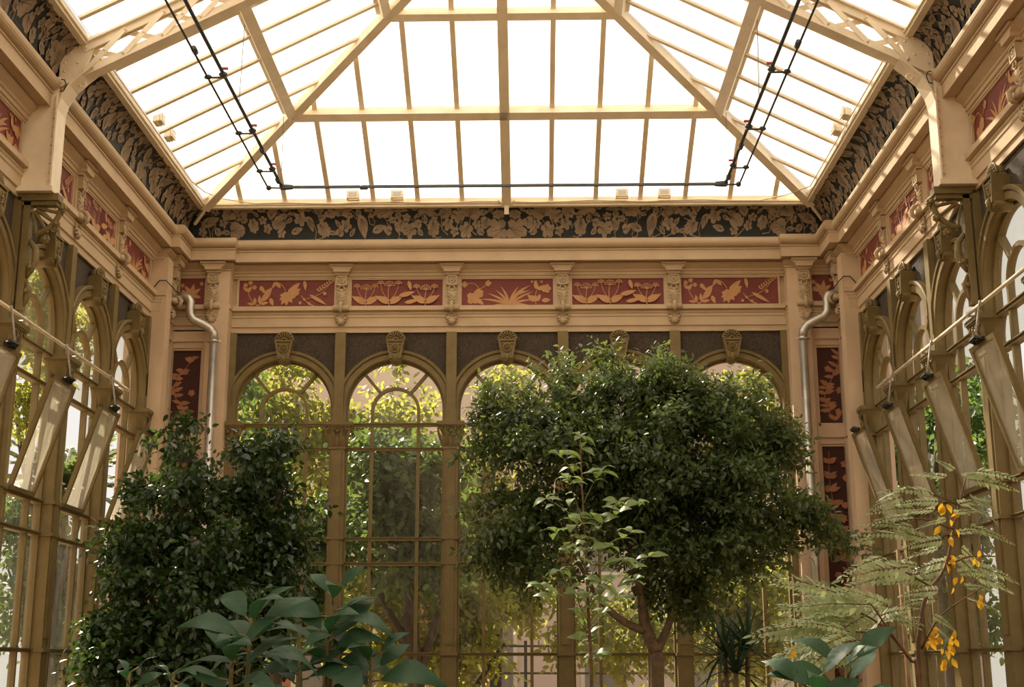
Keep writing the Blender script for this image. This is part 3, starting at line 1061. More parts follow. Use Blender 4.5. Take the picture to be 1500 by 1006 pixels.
    m.box(-0.12, 0.12, -0.05, -0.02, h - 0.01, h + 0.02)
    WM['handle'] = m.mesh('catch', M['black'])


window_meshes()
_wn = [0]


def arched_window(frame, u, side, tilt, label):
    _wn[0] += 1
    r = thing('window_%d' % _wn[0], label, kind='structure', mw=frame @ T((u, 0, 0)))
    g = 's' if side else 'b'
    obj('spandrel_panel', WM['spandrel'], r)
    obj('archivolt', WM['arch'], r)
    k = obj('keystone', WM['key'], r)
    obj('shell_crest', WM['shell'], k)
    obj('rosette', WM['ros'], k)
    obj('pendant_drop', WM['drop'], k)
    obj('frame', WM['edge'], r)
    for s in (1, -1):
        obj('mullion', WM['mullion'], r, (s * MU, 0, 0))
    for z in Z_TR:
        obj('transom', WM['transom'], r, (0, 0, z))
    obj('inner_arch_bar', WM['inner'], r)
    obj('radial_bar', WM['diag_r'], r)
    obj('radial_bar', WM['diag_l'], r)
    for nm in ('pane_in', 'pane_top', 'pane_r', 'pane_l'):
        obj('pane', WM[nm + g], r)
    for k in range(5):
        for s in (1, -1):
            obj('pane', WM['row%d' % k + 's' + g], r, (s * (0.69 + MU) / 2, 0, 0))
        if k == 1 and tilt:
            a = math.radians(tilt)
            sh = obj('tilting_sash', WM['sash'], r, mw=T((0, -NG - 0.06, Z_TR[2] + 0.02)) @ Matrix.Rotation(a, 4, 'X'))
            obj('pane', WM['sash_pane'], sh)
            obj('catch', WM['handle'], sh)
        else:
            obj('pane', WM['row%d' % k + 'm' + g], r)
    return r


for i in range(5):
    arched_window(FB, (i - 2) * BAY, False, 0, 'tall round-arched window in the end wall')
for fr, sg, nm in ((FL, 1, 'left'), (FR, -1, 'right')):
    for k in range(len(SIDE_DIV) - 1):
        arched_window(fr, sg * (SIDE_DIV[k] + SIDE_DIV[k + 1]) / 2, True, 17, 'round-arched side window with a tilted sash')

# ------------------------------------------------------------------ columns between the windows
CM = {}


def column_meshes():
    z0, z1 = 4.585, 4.975
    m = MB()
    m.bn(-0.10, 0.10, -0.17, 0.045, 0.0, z0)
    m.bn(-0.062, 0.062, 0.04, 0.06, 1.9, z0 - 0.02)
    CM['shaft'] = m.mesh('shaft', M['olive'])
    m = MB()
    m.bn(-0.075, 0.075, -0.17, 0.04, z1, Z_ARCH)
    CM['strip'] = m.mesh('upper_strip', M['olive'])
    m = MB()
    m.bn(-0.118, 0.118, -0.15, 0.07, -0.018, 0.018)
    CM['ring'] = m.mesh('band', M['olive'])
    m = MB()
    prof = [(0.10, z0, 0.08), (0.118, z0 + 0.005, 0.10), (0.118, z0 + 0.03, 0.10), (0.10, z0 + 0.04, 0.085), (0.105, z0 + 0.12, 0.09), (0.125, z0 + 0.22, 0.12), (0.165, z0 + 0.31, 0.175), (0.175, z0 + 0.335, 0.19)]
    rows = []
    for hw, z, n in prof:
        rows.append([(-hw, 0.24, z), (-hw, -n, z), (hw, -n, z), (hw, 0.24, z)])
    m.strip(rows)
    CM['cap'] = m.mesh('capital', M['olive'])
    m = MB()
    m.bn(-0.20, 0.20, -0.24, 0.225, z1 - 0.052, z1 - 0.012)
    m.bn(-0.185, 0.185, -0.24, 0.205, z1 - 0.07, z1 - 0.052)
    m.bn(-0.19, 0.19, -0.24, 0.21, z1 - 0.012, z1)
    CM['abacus'] = m.mesh('abacus', M['olive'])
    m = MB()
    for x, dx in ((-0.075, -0.02), (0.0, 0.0), (0.075, 0.02)):
        blade(m, (x, -0.095, z0 + 0.035), (x + dx, -0.135, z0 + 0.19), 0.036, (0, -0.03, 0), 5, 0.8)
    for x in (-0.04, 0.04):
        blade(m, (x, -0.09, z0 + 0.05), (x * 1.6, -0.17, z0 + 0.27), 0.03, (0, -0.035, 0), 5, 0.6)
    for s in (1, -1):
        blade(m, (s * 0.10, -0.08, z0 + 0.04), (s * 0.165, -0.14, z0 + 0.30), 0.04, (s * 0.03, -0.03, 0), 5, 0.6)
        blade(m, (s * 0.11, 0.05, z0 + 0.04), (s * 0.16, 0.05, z0 + 0.26), 0.04, (s * 0.04, 0, 0), 5, 0.6)
        m.ring((s * 0.145, -0.185, z0 + 0.30), 0.026, 0.011, 12, 5)
        m.ring((s * 0.05, -0.18, z0 + 0.29), 0.022, 0.010, 12, 5)
    m.ball((0, -0.165, z0 + 0.25), 0.025, 8, 5)
    CM['leaves'] = m.mesh('acanthus_leaves', M['olive'], True)


column_meshes()


CAPS = Matrix.Diagonal((1, 0.62, 1, 1))


def column(frame, u, label, group, half=False):
    r = thing('window_column', label, 'column', group, mw=frame @ T((u, 0, 0)))
    obj('shaft', CM['shaft'], r)
    obj('upper_strip', CM['strip'], r)
    for z in (Z_TR[2], Z_TR[3], Z_TR[4]):
        obj('band', CM['ring'], r, (0, 0, z))
    c = obj('capital', CM['cap'], r, mw=CAPS)
    obj('abacus', CM['abacus'], c)
    obj('acanthus_leaves', CM['leaves'], c)
    return r


for s in (-2.4, -0.8, 0.8, 2.4):
    column(FB, s, 'olive iron column with leafy capital between arched windows of the end wall', 'columns of the end wall')
for fr, sg, lb, gp in ((FL, 1, 'olive iron column with leafy capital in the side wall behind the dark glossy tree', 'columns of the side wall by the dark tree'),
                       (FR, -1, 'olive iron column with leafy capital in the side wall behind the feathery shrub', 'columns of the side wall by the feathery shrub')):
    for y in SIDE_DIV[1:]:
        column(fr, sg * y, lb, gp)

# half columns against the corner piers
for wl, us, nm in ((wall_back, (-4.0 + 0.05, 4.0 - 0.05), 'b'), (wall_left, (Y_RES - 0.05,), 'l'), (wall_right, (-Y_RES + 0.05,), 'r')):
    for u in us:
        m = MB().bn(u - 0.046, u + 0.046, -0.17, 0.045, 0.003, 4.6).bn(u - 0.046, u + 0.046, -0.17, 0.035, 4.96, Z_ARCH)
        h = obj('half_column', m.mesh('half_column', M['olive']), wl)
        o = obj('capital', CM['cap'], h, mw=T((u, 0, 0)) @ CAPS)
        obj('abacus', CM['abacus'], h, mw=T((u, 0, 0)) @ CAPS)
        obj('acanthus_leaves', CM['leaves'], h, mw=T((u, 0, 0)) @ CAPS)

# ------------------------------------------------------------------ glass roof
SL = 0.51
P0, P1, P2, P3 = 0.565, 2.02, 3.425, 4.88
HWX = 4.88


def zr(p):
    return 8.055 + SL * (p - P0)


roof = thing('ceiling', 'hipped glass roof of opal panes on cream steel bars', kind='structure')


def clip(poly, f):
    out = []
    n = len(poly)
    for i in range(n):
        a, b = poly[i], poly[(i + 1) % n]
        fa, fb = f(a), f(b)
        if fa >= 0:
            out.append(a)
        if (fa >= 0) != (fb >= 0):
            t = fa / (fa - fb)
            out.append((a[0] + (b[0] - a[0]) * t, a[1] + (b[1] - a[1]) * t))
    return out


def slope_pt(side, s, p, up=0.0):
    if side == 'b':
        return Vector((s, D - p, zr(p) + up))
    return Vector(((-1 if side == 'l' else 1) * (HWX - p), s, zr(p) + up))


def roof_pane(side, s0, s1, p0, p1):
    poly = [(s0, p0), (s1, p0), (s1, p1), (s0, p1)]
    if side == 'b':
        poly = clip(poly, lambda q: HWX - q[1] - q[0])
        poly = clip(poly, lambda q: HWX - q[1] + q[0])
    else:
        poly = clip(poly, lambda q: D - q[1] - q[0])
    if len(poly) < 3:
        return
    c = slope_pt(side, sum(q[0] for q in poly) / len(poly), sum(q[1] for q in poly) / len(poly))
    n = len(poly)
    lo = [slope_pt(side, *q, 0.075) - c for q in poly]
    hi = [slope_pt(side, *q, 0.087) - c for q in poly]
    m = MB().add(lo + hi, [tuple(range(n)), tuple(range(2 * n - 1, n - 1, -1))] + [(i, (i + 1) % n, (i + 1) % n + n, i + n) for i in range(n)])
    obj('pane', m.mesh('pane', M['roof']), roof, c)


BX, BY = 0.635, 0.608
xb = [k * BX for k in range(-7, 8)]
yb = [17.388 + 0.608 - k * BY for k in range(0, 34)]
for pa, pb in ((P0, P1), (P1, P2), (P2, P3)):
    for a, b in zip(xb[:-1], xb[1:]):
        roof_pane('b', a, b, pa, pb)
    for side in 'lr':
        for a, b in zip(yb[1:], yb[:-1]):
            roof_pane(side, a, b, pa, pb)


def slope_bar(name, side, s, pa, pb, w, h, up=0.0):
    a, b = slope_pt(side, s, pa, up), slope_pt(side, s, pb, up)
    nrm = Vector((0, SL, 1)) if side == 'b' else Vector((-SL if side == 'l' else SL, 0, 1))
    return obj(name, MB().beam(a, b, w, h, nrm).mesh(name, M['cream']), roof)


for x in xb:
    if abs(x) > HWX - P0 - 0.05:
        continue
    pe = min(P3, HWX - abs(x))
    if x == 0:
        slope_bar('main_rafter', 'b', 0, P0 - 0.02, P3, 0.13, 0.15, 0.0)
    else:
        slope_bar('glazing_bar', 'b', x, P0, pe, 0.066, 0.05, 0.048)
for side in 'lr':
    for y in yb:
        pe = min(P3, D - y)
        if pe > P0 + 0.05:
            slope_bar('glazing_bar', side, y, P0, pe, 0.06, 0.03, 0.058)
for p, w, h in ((P1, 0.13, 0.15), (P2, 0.11, 0.13)):
    nb = Vector((0, SL, 1))
    obj('purlin', MB().beam(slope_pt('b', -(HWX - p), p), slope_pt('b', HWX - p, p), w, h, nb).mesh('purlin', M['cream']), roof)
    for side, sx in (('l', -1), ('r', 1)):
        m = MB().beam(slope_pt(side, D - p, p), slope_pt(side, Y_NEAR, p), w, h, Vector((sx * SL, 0, 1)))
        # the purlin's tall web faces the room
        m.beam(slope_pt(side, D - p, p, 0.02) + Vector((sx * 0.07, 0, 0)), slope_pt(side, Y_NEAR, p, 0.02) + Vector((sx * 0.07, 0, 0)), 0.1, 0.02, Vector((0, 0, 1)))
        obj('purlin', m.mesh('purlin', M['cream']), roof)
for sx in (-1, 1):
    a = Vector((sx * (HWX - P0 + 0.02), D - P0 + 0.02, zr(P0) - 0.0))
    b = Vector((0, D - P3, zr(P3)))
    m = MB().beam(a, b, 0.07, 0.17, (0, 0, 1)).beam(a + Vector((0, 0, -0.08)), b + Vector((0, 0, -0.08)), 0.13, 0.02, (0, 0, 1))
    obj('hip_rafter', m.mesh('hip_rafter', M['cream']), roof)
    # foot of the hip running down the corner of the cove
    f = MB().beam((sx * (HWX - 0.56), D - 0.56, 8.0), (sx * (HWX - 0.36), D - 0.36, 7.83), 0.04, 0.03)
    obj('hip_foot', f.mesh('hip_foot', M['cream']), roof)
obj('rafter_foot', MB().beam((0, D - 0.60, 8.05), (0, D - 0.555, 7.88), 0.065, 0.05).mesh('rafter_foot', M['cream']), roof)
obj('ridge_beam', MB().beam((0, D - P3, zr(P3)), (0, Y_NEAR, zr(P3)), 0.14, 0.2).mesh('ridge_beam', M['cream']), roof)
# rib plate bolted over the purlin crossing
obj('joint_plate', MB().prism([(-0.13, -0.03), (0.13, -0.03), (0.05, -0.09), (-0.05, -0.09)], -0.01, 0.01).mesh('joint_plate', M['cream']), roof, (0, D - 0.63, 8.10))
# gable end behind the camera
m = MB().add([(-HWX + P0, Y_NEAR, 8.0), (HWX - P0, Y_NEAR, 8.0), (0, Y_NEAR, zr(P3))], [(0, 1, 2)])
m.add([(-HWX + P0, Y_NEAR - 0.1, 8.0), (HWX - P0, Y_NEAR - 0.1, 8.0), (0, Y_NEAR - 0.1, zr(P3))], [(2, 1, 0)])
obj('gable', m.mesh('gable', M['cream']), roof)

# ------------------------------------------------------------------ lattice truss on its posts
YT = 12.934


def truss():
    r = thing('lattice_truss', 'riveted cream lattice girder rising from posts on both side walls', 'truss', loc=(0, YT, 0))
    riv = MB().ball((0, 0, 0), 0.014, 6, 4, (1, 0.7, 1)).mesh('rivet', M['cream'], True)

    def rivet(x, z, y=-0.085):
        obj('rivet', riv, r, (x, y, z))
    for sx, xw in ((-1, XL), (1, XR)):
        xi = xw - sx * 0.335           # inner face of the post
        xa, xb_ = sorted((xw + sx * 0.02, xi))
        obj('post_plate', MB().box(xa, xb_, -0.075, 0.075, 6.37, 7.62).mesh('post_plate', M['cream']), r)
        fl = MB()
        fl.box(min(xi, xi - sx * 0.018), max(xi, xi - sx * 0.018), -0.13, 0.13, 6.37, 7.42)
        obj('post_flange', fl.mesh('post_flange', M['cream']), r)
        pl = MB().box(min(xw, xi - sx * 0.04), max(xw, xi - sx * 0.04), -0.15, 0.15, 6.33, 6.385)
        obj('base_plate', pl.mesh('base_plate', M['cream']), r)

        def X(d):
            return xi - sx * d        # d metres into the room from the post
        # knee gusset
        g = [(X(-0.03), 7.40), (X(-0.03), 7.80), (X(0.04), 7.95), (X(0.20), 8.07), (X(0.36), 8.15), (X(0.24), 7.76), (X(0.36), 7.78), (X(0.24), 7.66), (X(0.12), 7.52), (X(0.04), 7.36), (X(0.0), 7.20)]
        if sx < 0:
            g = g[::-1]
        obj('knee_gusset', MB().prism(g, -0.025, 0.025).mesh('knee_gusset', M['cream']), r)
        kf = [(X(0.0), 0, 7.20), (X(0.04), 0, 7.36), (X(0.12), 0, 7.51), (X(0.24), 0, 7.63), (X(0.34), 0, 7.72)]
        m = MB()
        for a, b in zip(kf[:-1], kf[1:]):
            m.beam(a, b, 0.25, 0.018, (0.3 * -sx, 0, 1) if abs(b[0] - a[0]) > 0.08 else (-sx, 0, 0.2))
        obj('knee_flange', m.mesh('knee_flange', M['cream']), r)
        # chords parallel to the roof slope up to the ridge
        x0, x1 = xi - sx * 0.05, 0.0
        tz = lambda x: 8.045 + SL * (HWX - P0 - abs(x))
        bz = lambda x: tz(x) - 0.39
        for nm, zf in (('top_chord', tz), ('bottom_chord', bz)):
            xs_ = xi - sx * 0.20 if nm == 'top_chord' else xi - sx * 0.0
            m = MB().beam((xs_, 0, zf(xs_)), (0, 0, zf(0)), 0.15, 0.022, (0, 0, 1))
            for y in (-0.03, 0.03):
                m.beam((xs_, y, zf(xs_) + (-0.05 if nm == 'top_chord' else 0.05)), (0, y, zf(0) + (-0.05 if nm == 'top_chord' else 0.05)), 0.015, 0.09, (0, 0, 1))
            obj(nm, m.mesh(nm, M['cream']), r)
        bars = 11
        xs = [xi - sx * (0.24 + k * 0.40) for k in range(bars)]
        for k in range(bars - 1):
            a, b = xs[k], xs[k + 1]
            for (p, q, y) in (((a, bz(a) + 0.05), (b, tz(b) - 0.05), -0.045), ((a, tz(a) - 0.05), (b, bz(b) + 0.05), 0.045)):
                obj('lattice_bar', MB().beam((p[0], y, p[1]), (q[0], y, q[1]), 0.014, 0.055, (0, 0, 1)).mesh('lattice_bar', M['cream']), r)
            if abs(a) > 2.4:
                rivet((a + b) / 2, (bz(a) + tz(b)) / 2, -0.055)
                rivet(a, bz(a) + 0.06, -0.06)
                rivet(a, tz(a) - 0.06, -0.06)
        for d, z in ((0.02, 7.50), (0.02, 7.60), (0.02, 7.70), (0.02, 7.80), (0.08, 7.90), (0.16, 7.98), (0.26, 8.05), (0.10, 7.58), (0.20, 7.68), (0.16, 7.80), (0.25, 7.95), (0.05, 7.45)):
            rivet(X(d), z, -0.03)
        for k in range(9):
            rivet(X(-0.03), 6.46 + 0.10 * k, -0.078)
        hk = MB().ring((X(0.22), 0, 7.56), 0.032, 0.010, 14, 6)
        obj('hook', hk.mesh('hook', M['cream'], True), r)
        cw = MB().tube([(X(0.02), -0.09, 7.58), (X(0.06), -0.11, 7.57), (X(0.08), -0.1, 7.52), (X(0.06), -0.1, 7.45), (X(0.02), -0.1, 7.44)], 0.006, 5)
        obj('wire_loop', cw.mesh('wire_loop', M['black']), r)
    return r


truss()


def fan_bracket(sx, xw, label):
    r = thing('fan_bracket', label, 'bracket', loc=(xw, YT, 0))
    s = -sx
    m = MB()
    m.box(min(0, s * 0.42), max(0, s * 0.42), -0.075, 0.075, 6.255, 6.33)
    m.box(min(0, s * 0.40), max(0, s * 0.40), -0.05, 0.05, 6.21, 6.255)
    obj('arm', m.mesh('arm', M['olive']), r)
    m = MB().box(min(s * 0.06, s * 0.13), max(s * 0.06, s * 0.13), -0.05, 0.05, 5.10, 6.25)
    obj('back_bar', m.mesh('back_bar', M['olive']), r)
    c = Vector((s * 0.13, 0, 6.21))
    for a in (0.25, 0.62, 1.0, 1.36):
        d = Vector((s * math.cos(a), 0, -math.sin(a)))
        obj('spoke', MB().tube([c + d * 0.06, c + d * 0.34], [0.022, 0.016], 6).mesh('spoke', M['olive']), r)
    m = MB()
    qp = []
    for i in range(13):
        a = 1.45 * i / 12
        qp.append(c + Vector((s * math.cos(a), 0, -math.sin(a))) * 0.30 + Vector((0, 0, 0)))
    m.tube(qp, 0.03, 8)
    obj('quadrant', m.mesh('quadrant', M['olive'], True), r)
    for q, rr in ((c + Vector((s * 0.32, 0, -0.03)), 0.05), (c + Vector((s * 0.27, 0, -0.20)), 0.045), (c + Vector((s * 0.17, 0, -0.36)), 0.05), (Vector((s * 0.17, 0, 5.55)), 0.05), (Vector((s * 0.15, 0, 5.30)), 0.045)):
        m = MB()
        for k in range(7):
            a = 2 * PI * k / 7
            m.ball((q.x + rr * 0.6 * math.cos(a), q.y - 0.02, q.z + rr * 0.6 * math.sin(a)), rr * 0.42, 6, 4)
        m.ball((q.x, q.y - 0.04, q.z), rr * 0.5, 8, 5)
        obj('leaf_boss', m.mesh('leaf_boss', M['olive'], True), r)
    m = MB()
    m.tube([(s * 0.13, 0, 5.85), (s * 0.20, 0, 5.75), (s * 0.21, 0, 5.62), (s * 0.17, 0, 5.52), (s * 0.13, 0, 5.45)], [0.02, 0.035, 0.04, 0.03, 0.02], 8)
    m.tube([(s * 0.13, 0, 5.42), (s * 0.17, 0, 5.32), (s * 0.14, 0, 5.2), (s * 0.11, 0, 5.12)], [0.02, 0.035, 0.03, 0.01], 8)
    obj('scroll', m.mesh('scroll', M['olive'], True), r)


fan_bracket(-1, XL, 'olive cast bracket with fan of spokes under the truss post on the dark tree side')
fan_bracket(1, XR, 'olive cast bracket with fan of spokes under the truss post above the yellow-leaved shrub')

# ------------------------------------------------------------------ sash opening rods
for fr, sg, lb in ((FL, 1, 'thin cream winding rod above the tilted sashes beside the dark glossy tree'), (FR, -1, 'thin cream winding rod above the tilted sashes beside the feathery shrub')):
    r = thing('winding_rod', lb, 'rod', mw=fr)
    zr_, nr = 5.005, 0.165
    obj('shaft', MB().tube([(sg * 8.2, -nr, zr_), (sg * 16.5, -nr, zr_)], 0.019, 8).mesh('shaft', M['cream'], True), r)
    for k in range(1, len(SIDE_DIV) - 1):
        yc = (SIDE_DIV[k] + SIDE_DIV[k + 1]) / 2
        m = MB().tube([(sg * (yc + 0.45), -nr, zr_), (sg * (yc + 0.43), -nr + 0.03, zr_ + 0.035), (sg * (yc + 0.36), -nr - 0.02, zr_ + 0.02), (sg * (yc + 0.30), -nr - 0.05, zr_ - 0.04)], 0.012, 6)
        obj('crank', m.mesh('crank', M['rodarm'], True), r)
        m = MB().tube([(sg * (yc + 0.30), -nr - 0.05, zr_ - 0.03), (sg * (yc + 0.28), -0.30, 4.56)], 0.010, 6)
        obj('push_arm', m.mesh('push_arm', M['rodarm'], True), r)
    for y in SIDE_DIV[1:]:
        m = MB().tube([(sg * y, -0.07, 4.99), (sg * y, -nr, zr_ - 0.012)], 0.012, 6).ring((sg * y, -nr, zr_), 0.028, 0.008, 10, 5)
        obj('rod_bearing', m.mesh('rod_bearing', M['cream']), r)

# ------------------------------------------------------------------ downpipes in the corners
for sx, lb in ((-1, 'galvanised downpipe bent round the pier behind the dark glossy tree'), (1, 'galvanised downpipe bent round the pier beside the big bushy tree')):
    r = thing('downpipe', lb, 'pipe', loc=(sx * 4.2, D - 0.36, 0))
    # route in local x (towards the corner = sx), y, z
    x_in = sx * 0.36
    pts = [(sx * 0.52, 0.02, 6.735), (x_in + sx * 0.03, 0.0, 6.735), (x_in - sx * 0.02, 0.0, 6.715), (x_in - sx * 0.045, 0, 6.665), (x_in - sx * 0.04, 0, 6.56), (x_in - sx * 0.05, 0, 6.47), (x_in - sx * 0.10, 0.01, 6.40),
           (sx * 0.12, 0.015, 6.335), (sx * 0.02, 0.02, 6.275), (-sx * 0.035, 0.02, 6.20), (-sx * 0.045, 0.02, 6.10)]
    obj('swan_neck', MB().tube(pts, 0.062, 14).mesh('swan_neck', M['galv'], True), r)
    obj('pipe_run', MB().tube([(-sx * 0.045, 0.02, 6.12), (-sx * 0.045, 0.02, 0.0)], 0.058, 14).mesh('pipe_run', M['galv'], True), r)
    for z in (6.09, 4.2, 2.4):
        c = MB().tube([(-sx * 0.045, 0.02, z - 0.02), (-sx * 0.045, 0.02, z + 0.02)], 0.068, 14)
        c.tube([(-sx * 0.045 - 0.1, 0.03, z), (-sx * 0.045 + 0.1, 0.03, z)], 0.012, 6).tube([(-sx * 0.045, 0.02, z), (-sx * 0.045, 0.14, z)], 0.012, 6)
        obj('collar', c.mesh('collar', M['galv'], True), r)
    obj('socket', MB().tube([(sx * 0.50, 0.02, 6.735), (sx * 0.42, 0.02, 6.735)], 0.07, 14).mesh('socket', M['galv'], True), r)

# loose wires by the piers
for sx, lb in ((-1, 'thin black wire looping over the pier behind the dark glossy tree'), (1, 'thin black wire looping over the pier by the big bushy tree')):
    xw = XL if sx < 0 else XR
    b = Vector((xw - sx * 0.24, Y_RES - 0.02, 6.78))
    m = MB().tube([(sx * 0.20, -0.01, -0.06), (sx * 0.12, -0.03, 0.03), (sx * 0.03, -0.03, 0.03), (-sx * 0.03, 0.02, -0.03), (-sx * 0.04, 0.25, -0.05), (-sx * 0.05, 0.5, -0.02)], 0.008, 5)
    thing('loose_wire', lb, 'wire', me=m.mesh('loose_wire', M['black']), loc=b)

# ------------------------------------------------------------------ sprinkler pipes under the roof
r = thing('sprinkler_pipes', 'pair of thin dark pipes with valves slung under the glass roof', 'pipe', loc=(0, 0, 7.80))
XA, XB, YB = -2.958, 2.911, 16.70
obj('wide_pipe', MB().tube([(XA, 2.0, 0), (XA, YB, 0), (XB, YB, 0), (XB, 2.0, 0)], 0.021, 8).mesh('wide_pipe', M['steel'], True), r)
obj('thin_pipe', MB().tube([(XA - 0.16, 2.0, -0.03), (XA - 0.16, YB - 0.14, -0.06), (XA, YB - 0.14, -0.065), (XB, YB - 0.14, -0.065), (XB + 0.16, YB - 0.14, -0.06), (XB + 0.16, 2.0, -0.03)], 0.012, 8).mesh('thin_pipe', M['steel'], True), r)
cl = MB().box(-0.20, 0.03, -0.01, 0.01, -0.055, -0.04).ball((0, 0, -0.01), 0.038, 8, 5, (1.3, 1, 0.8)).ball((-0.16, 0, -0.04), 0.034, 8, 5, (1.3, 1, 0.8)).mesh('valve', M['steel'], True)
rv = MB().box(-0.02, 0.06, -0.05, -0.02, 0.03, 0.05).mesh('lever', M['redp'])
cp = MB().tube([(0, -0.05, 0), (0, 0.05, 0)], 0.032, 8).mesh('coupling', M['steel'], True)
for sx, x in ((1, XA), (-1, XB)):
    for y in (13.2, 14.75, 16.0):
        o = obj('valve', cl, r, mw=T((x, y, 0)) @ Matrix.Diagonal((sx, 1, 1, 1)))
        obj('lever', rv, o)
    for y in (12.6, 15.35, 16.4):
        obj('coupling', cp, r, (x - sx * (0.16 if y < 13 else 0), y, -0.02))
    obj('hanger_wire', MB().tube([(x, 14.0, 0), (x + 0.02, 14.0, 0.98)], 0.004, 4).mesh('hanger_wire', M['steel']), r)
    obj('hanger_wire', MB().tube([(x, 16.6, 0), (x + 0.02, 16.5, 0.92)], 0.004, 4).mesh('hanger_wire', M['steel']), r)
    obj('elbow', MB().tube([(x, YB - 0.05, 0), (x, YB, 0), (x + sx * 0.04, YB + 0.005, 0), (x + sx * 0.14, YB, 0)], [0.034, 0.042, 0.042, 0.034], 8).mesh('elbow', M['steel'], True), r)
    obj('elbow', MB().ball((x - sx * 0.15, YB - 0.14, -0.06), 0.036, 8, 6).mesh('elbow', M['steel'], True), r)
obj('coupling', cp, r, mw=T((-1.85, YB - 0.14, -0.065)) @ Matrix.Rotation(PI / 2, 4, 'Z'))

# ------------------------------------------------------------------ lamps along the roof rim and their cable
lm = MB().box(-0.075, 0.075, -0.04, 0.04, -0.045, 0.045).box(-0.085, 0.085, -0.05, -0.035, -0.055, 0.055).mesh('housing', M['cream'])
ln = MB().box(-0.055, 0.055, -0.053, -0.048, -0.03, 0.03).mesh('lens', M['lens'])
bk = MB().box(-0.09, -0.078, -0.02, 0.06, -0.06, 0.02).box(0.078, 0.09, -0.02, 0.06, -0.06, 0.02).box(-0.09, 0.09, 0.02, 0.06, -0.068, -0.055).mesh('yoke', M['cream'])


def rim_lamp(mw, lb, gp):
    o = thing('rim_lamp', lb, 'lamp', gp, mw=mw)
    obj('housing', lm, o)
    obj('lens', ln, o)
    obj('yoke', bk, o)


for x in (-2.19, -1.56, 1.64, 2.24):
    rim_lamp(T((x, D - 0.66, 8.145)), 'small cream floodlight on the roof rim above the end wall', 'floodlights above the end wall')
for y in (15.25, 15.75):
    rim_lamp(T((XL + 0.70, y, 8.165)) @ Matrix.Rotation(PI / 2, 4, 'Z'), 'small cream floodlight on the roof rim over the side wall by the dark tree', 'floodlights over the wall by the dark tree')
    rim_lamp(T((XR - 0.66, y, 8.165)) @ Matrix.Rotation(-PI / 2, 4, 'Z'), 'small cream floodlight on the roof rim over the side wall by the feathery shrub', 'floodlights over the wall by the feathery shrub')
pts = [(XL + 0.612, 13.4, 8.085), (XL + 0.612, 17.2, 8.085), (XL + 0.66, 17.75, 8.13), (XL + 0.85, 17.95, 8.10)]
pts += [(-3.6 + 0.4 * k, D - 0.615, 8.05 + 0.012 * math.sin(k * 1.7)) for k in range(19)]
pts += [(XR - 0.85, 17.95, 8.10), (XR - 0.612, 17.6, 8.09), (XR - 0.612, 13.4, 8.085)]
thing('rim_cable', 'thin cream cable clipped along the foot of the glass roof', 'cable', me=MB().tube(pts, 0.009, 5).mesh('rim_cable', M['cream'], True))


# ------------------------------------------------------------------ plants
def leaf_template(wide=0.36, fold=0.10, droop=0.12, seg=3):
    """x across, y along the blade, z up; unit length"""
    vs, fs = [(0, 0, 0)], []
    for i in range(1, seg + 1):
        t = i / (seg + 1)
        w = wide * 0.5 * math.sin(PI * t ** 0.85) ** 0.8
        z = -droop * t * t
        vs += [(-w, t, z + fold * w * 2), (0, t, z), (w, t, z + fold * w * 2)]
    vs.append((0, 1, -droop))
    fs += [(0, 2, 1), (0, 3, 2)]
    for i in range(seg - 1):
        a = 1 + 3 * i
        fs += [(a, a + 1, a + 4, a + 3), (a + 1, a + 2, a + 5, a + 4)]
    a = 1 + 3 * (seg - 1)
    L = len(vs) - 1
    fs += [(a, a + 1, L), (a + 1, a + 2, L)]
    return np.array(vs, float), fs


def leaf_cloud(name, P, A, Nn, S, tmpl, m):
    """one mesh of many leaves: P positions, A blade directions, Nn rough normals, S lengths"""
    P, A, Nn, S = (np.asarray(q, float) for q in (P, A, Nn, S))
    A = A / np.maximum(np.linalg.norm(A, axis=1, keepdims=True), 1e-6)
    X = np.cross(A, Nn)
    X = X / np.maximum(np.linalg.norm(X, axis=1, keepdims=True), 1e-6)
    Z = np.cross(X, A)
    tv, tf = tmpl
    V = P[:, None, :] + S[:, None, None] * (tv[None, :, 0:1] * X[:, None, :] + tv[None, :, 1:2] * A[:, None, :] + tv[None, :, 2:3] * Z[:, None, :])
    k, n = len(tv), len(P)
    V = V.reshape(-1, 3)
    sizes = [len(f) for f in tf]
    loops = np.concatenate([np.array(f) for f in tf])
    allL = (loops[None, :] + (np.arange(n) * k)[:, None]).reshape(-1)
    tot = np.tile(np.array(sizes), n)
    start = np.concatenate([[0], np.cumsum(tot)[:-1]])
    me = bpy.data.meshes.new(name)
    me.vertices.add(len(V))
    me.vertices.foreach_set('co', V.astype(np.float32).reshape(-1))
    me.loops.add(len(allL))
    me.loops.foreach_set('vertex_index', allL.astype(np.int32))
    me.polygons.add(len(tot))
    me.polygons.foreach_set('loop_start', start.astype(np.int32))
    me.polygons.foreach_set('loop_total', tot.astype(np.int32))
    me.polygons.foreach_set('use_smooth', np.ones(len(tot), bool))
    me.materials.append(m)
    me.update(calc_edges=True)
    return me


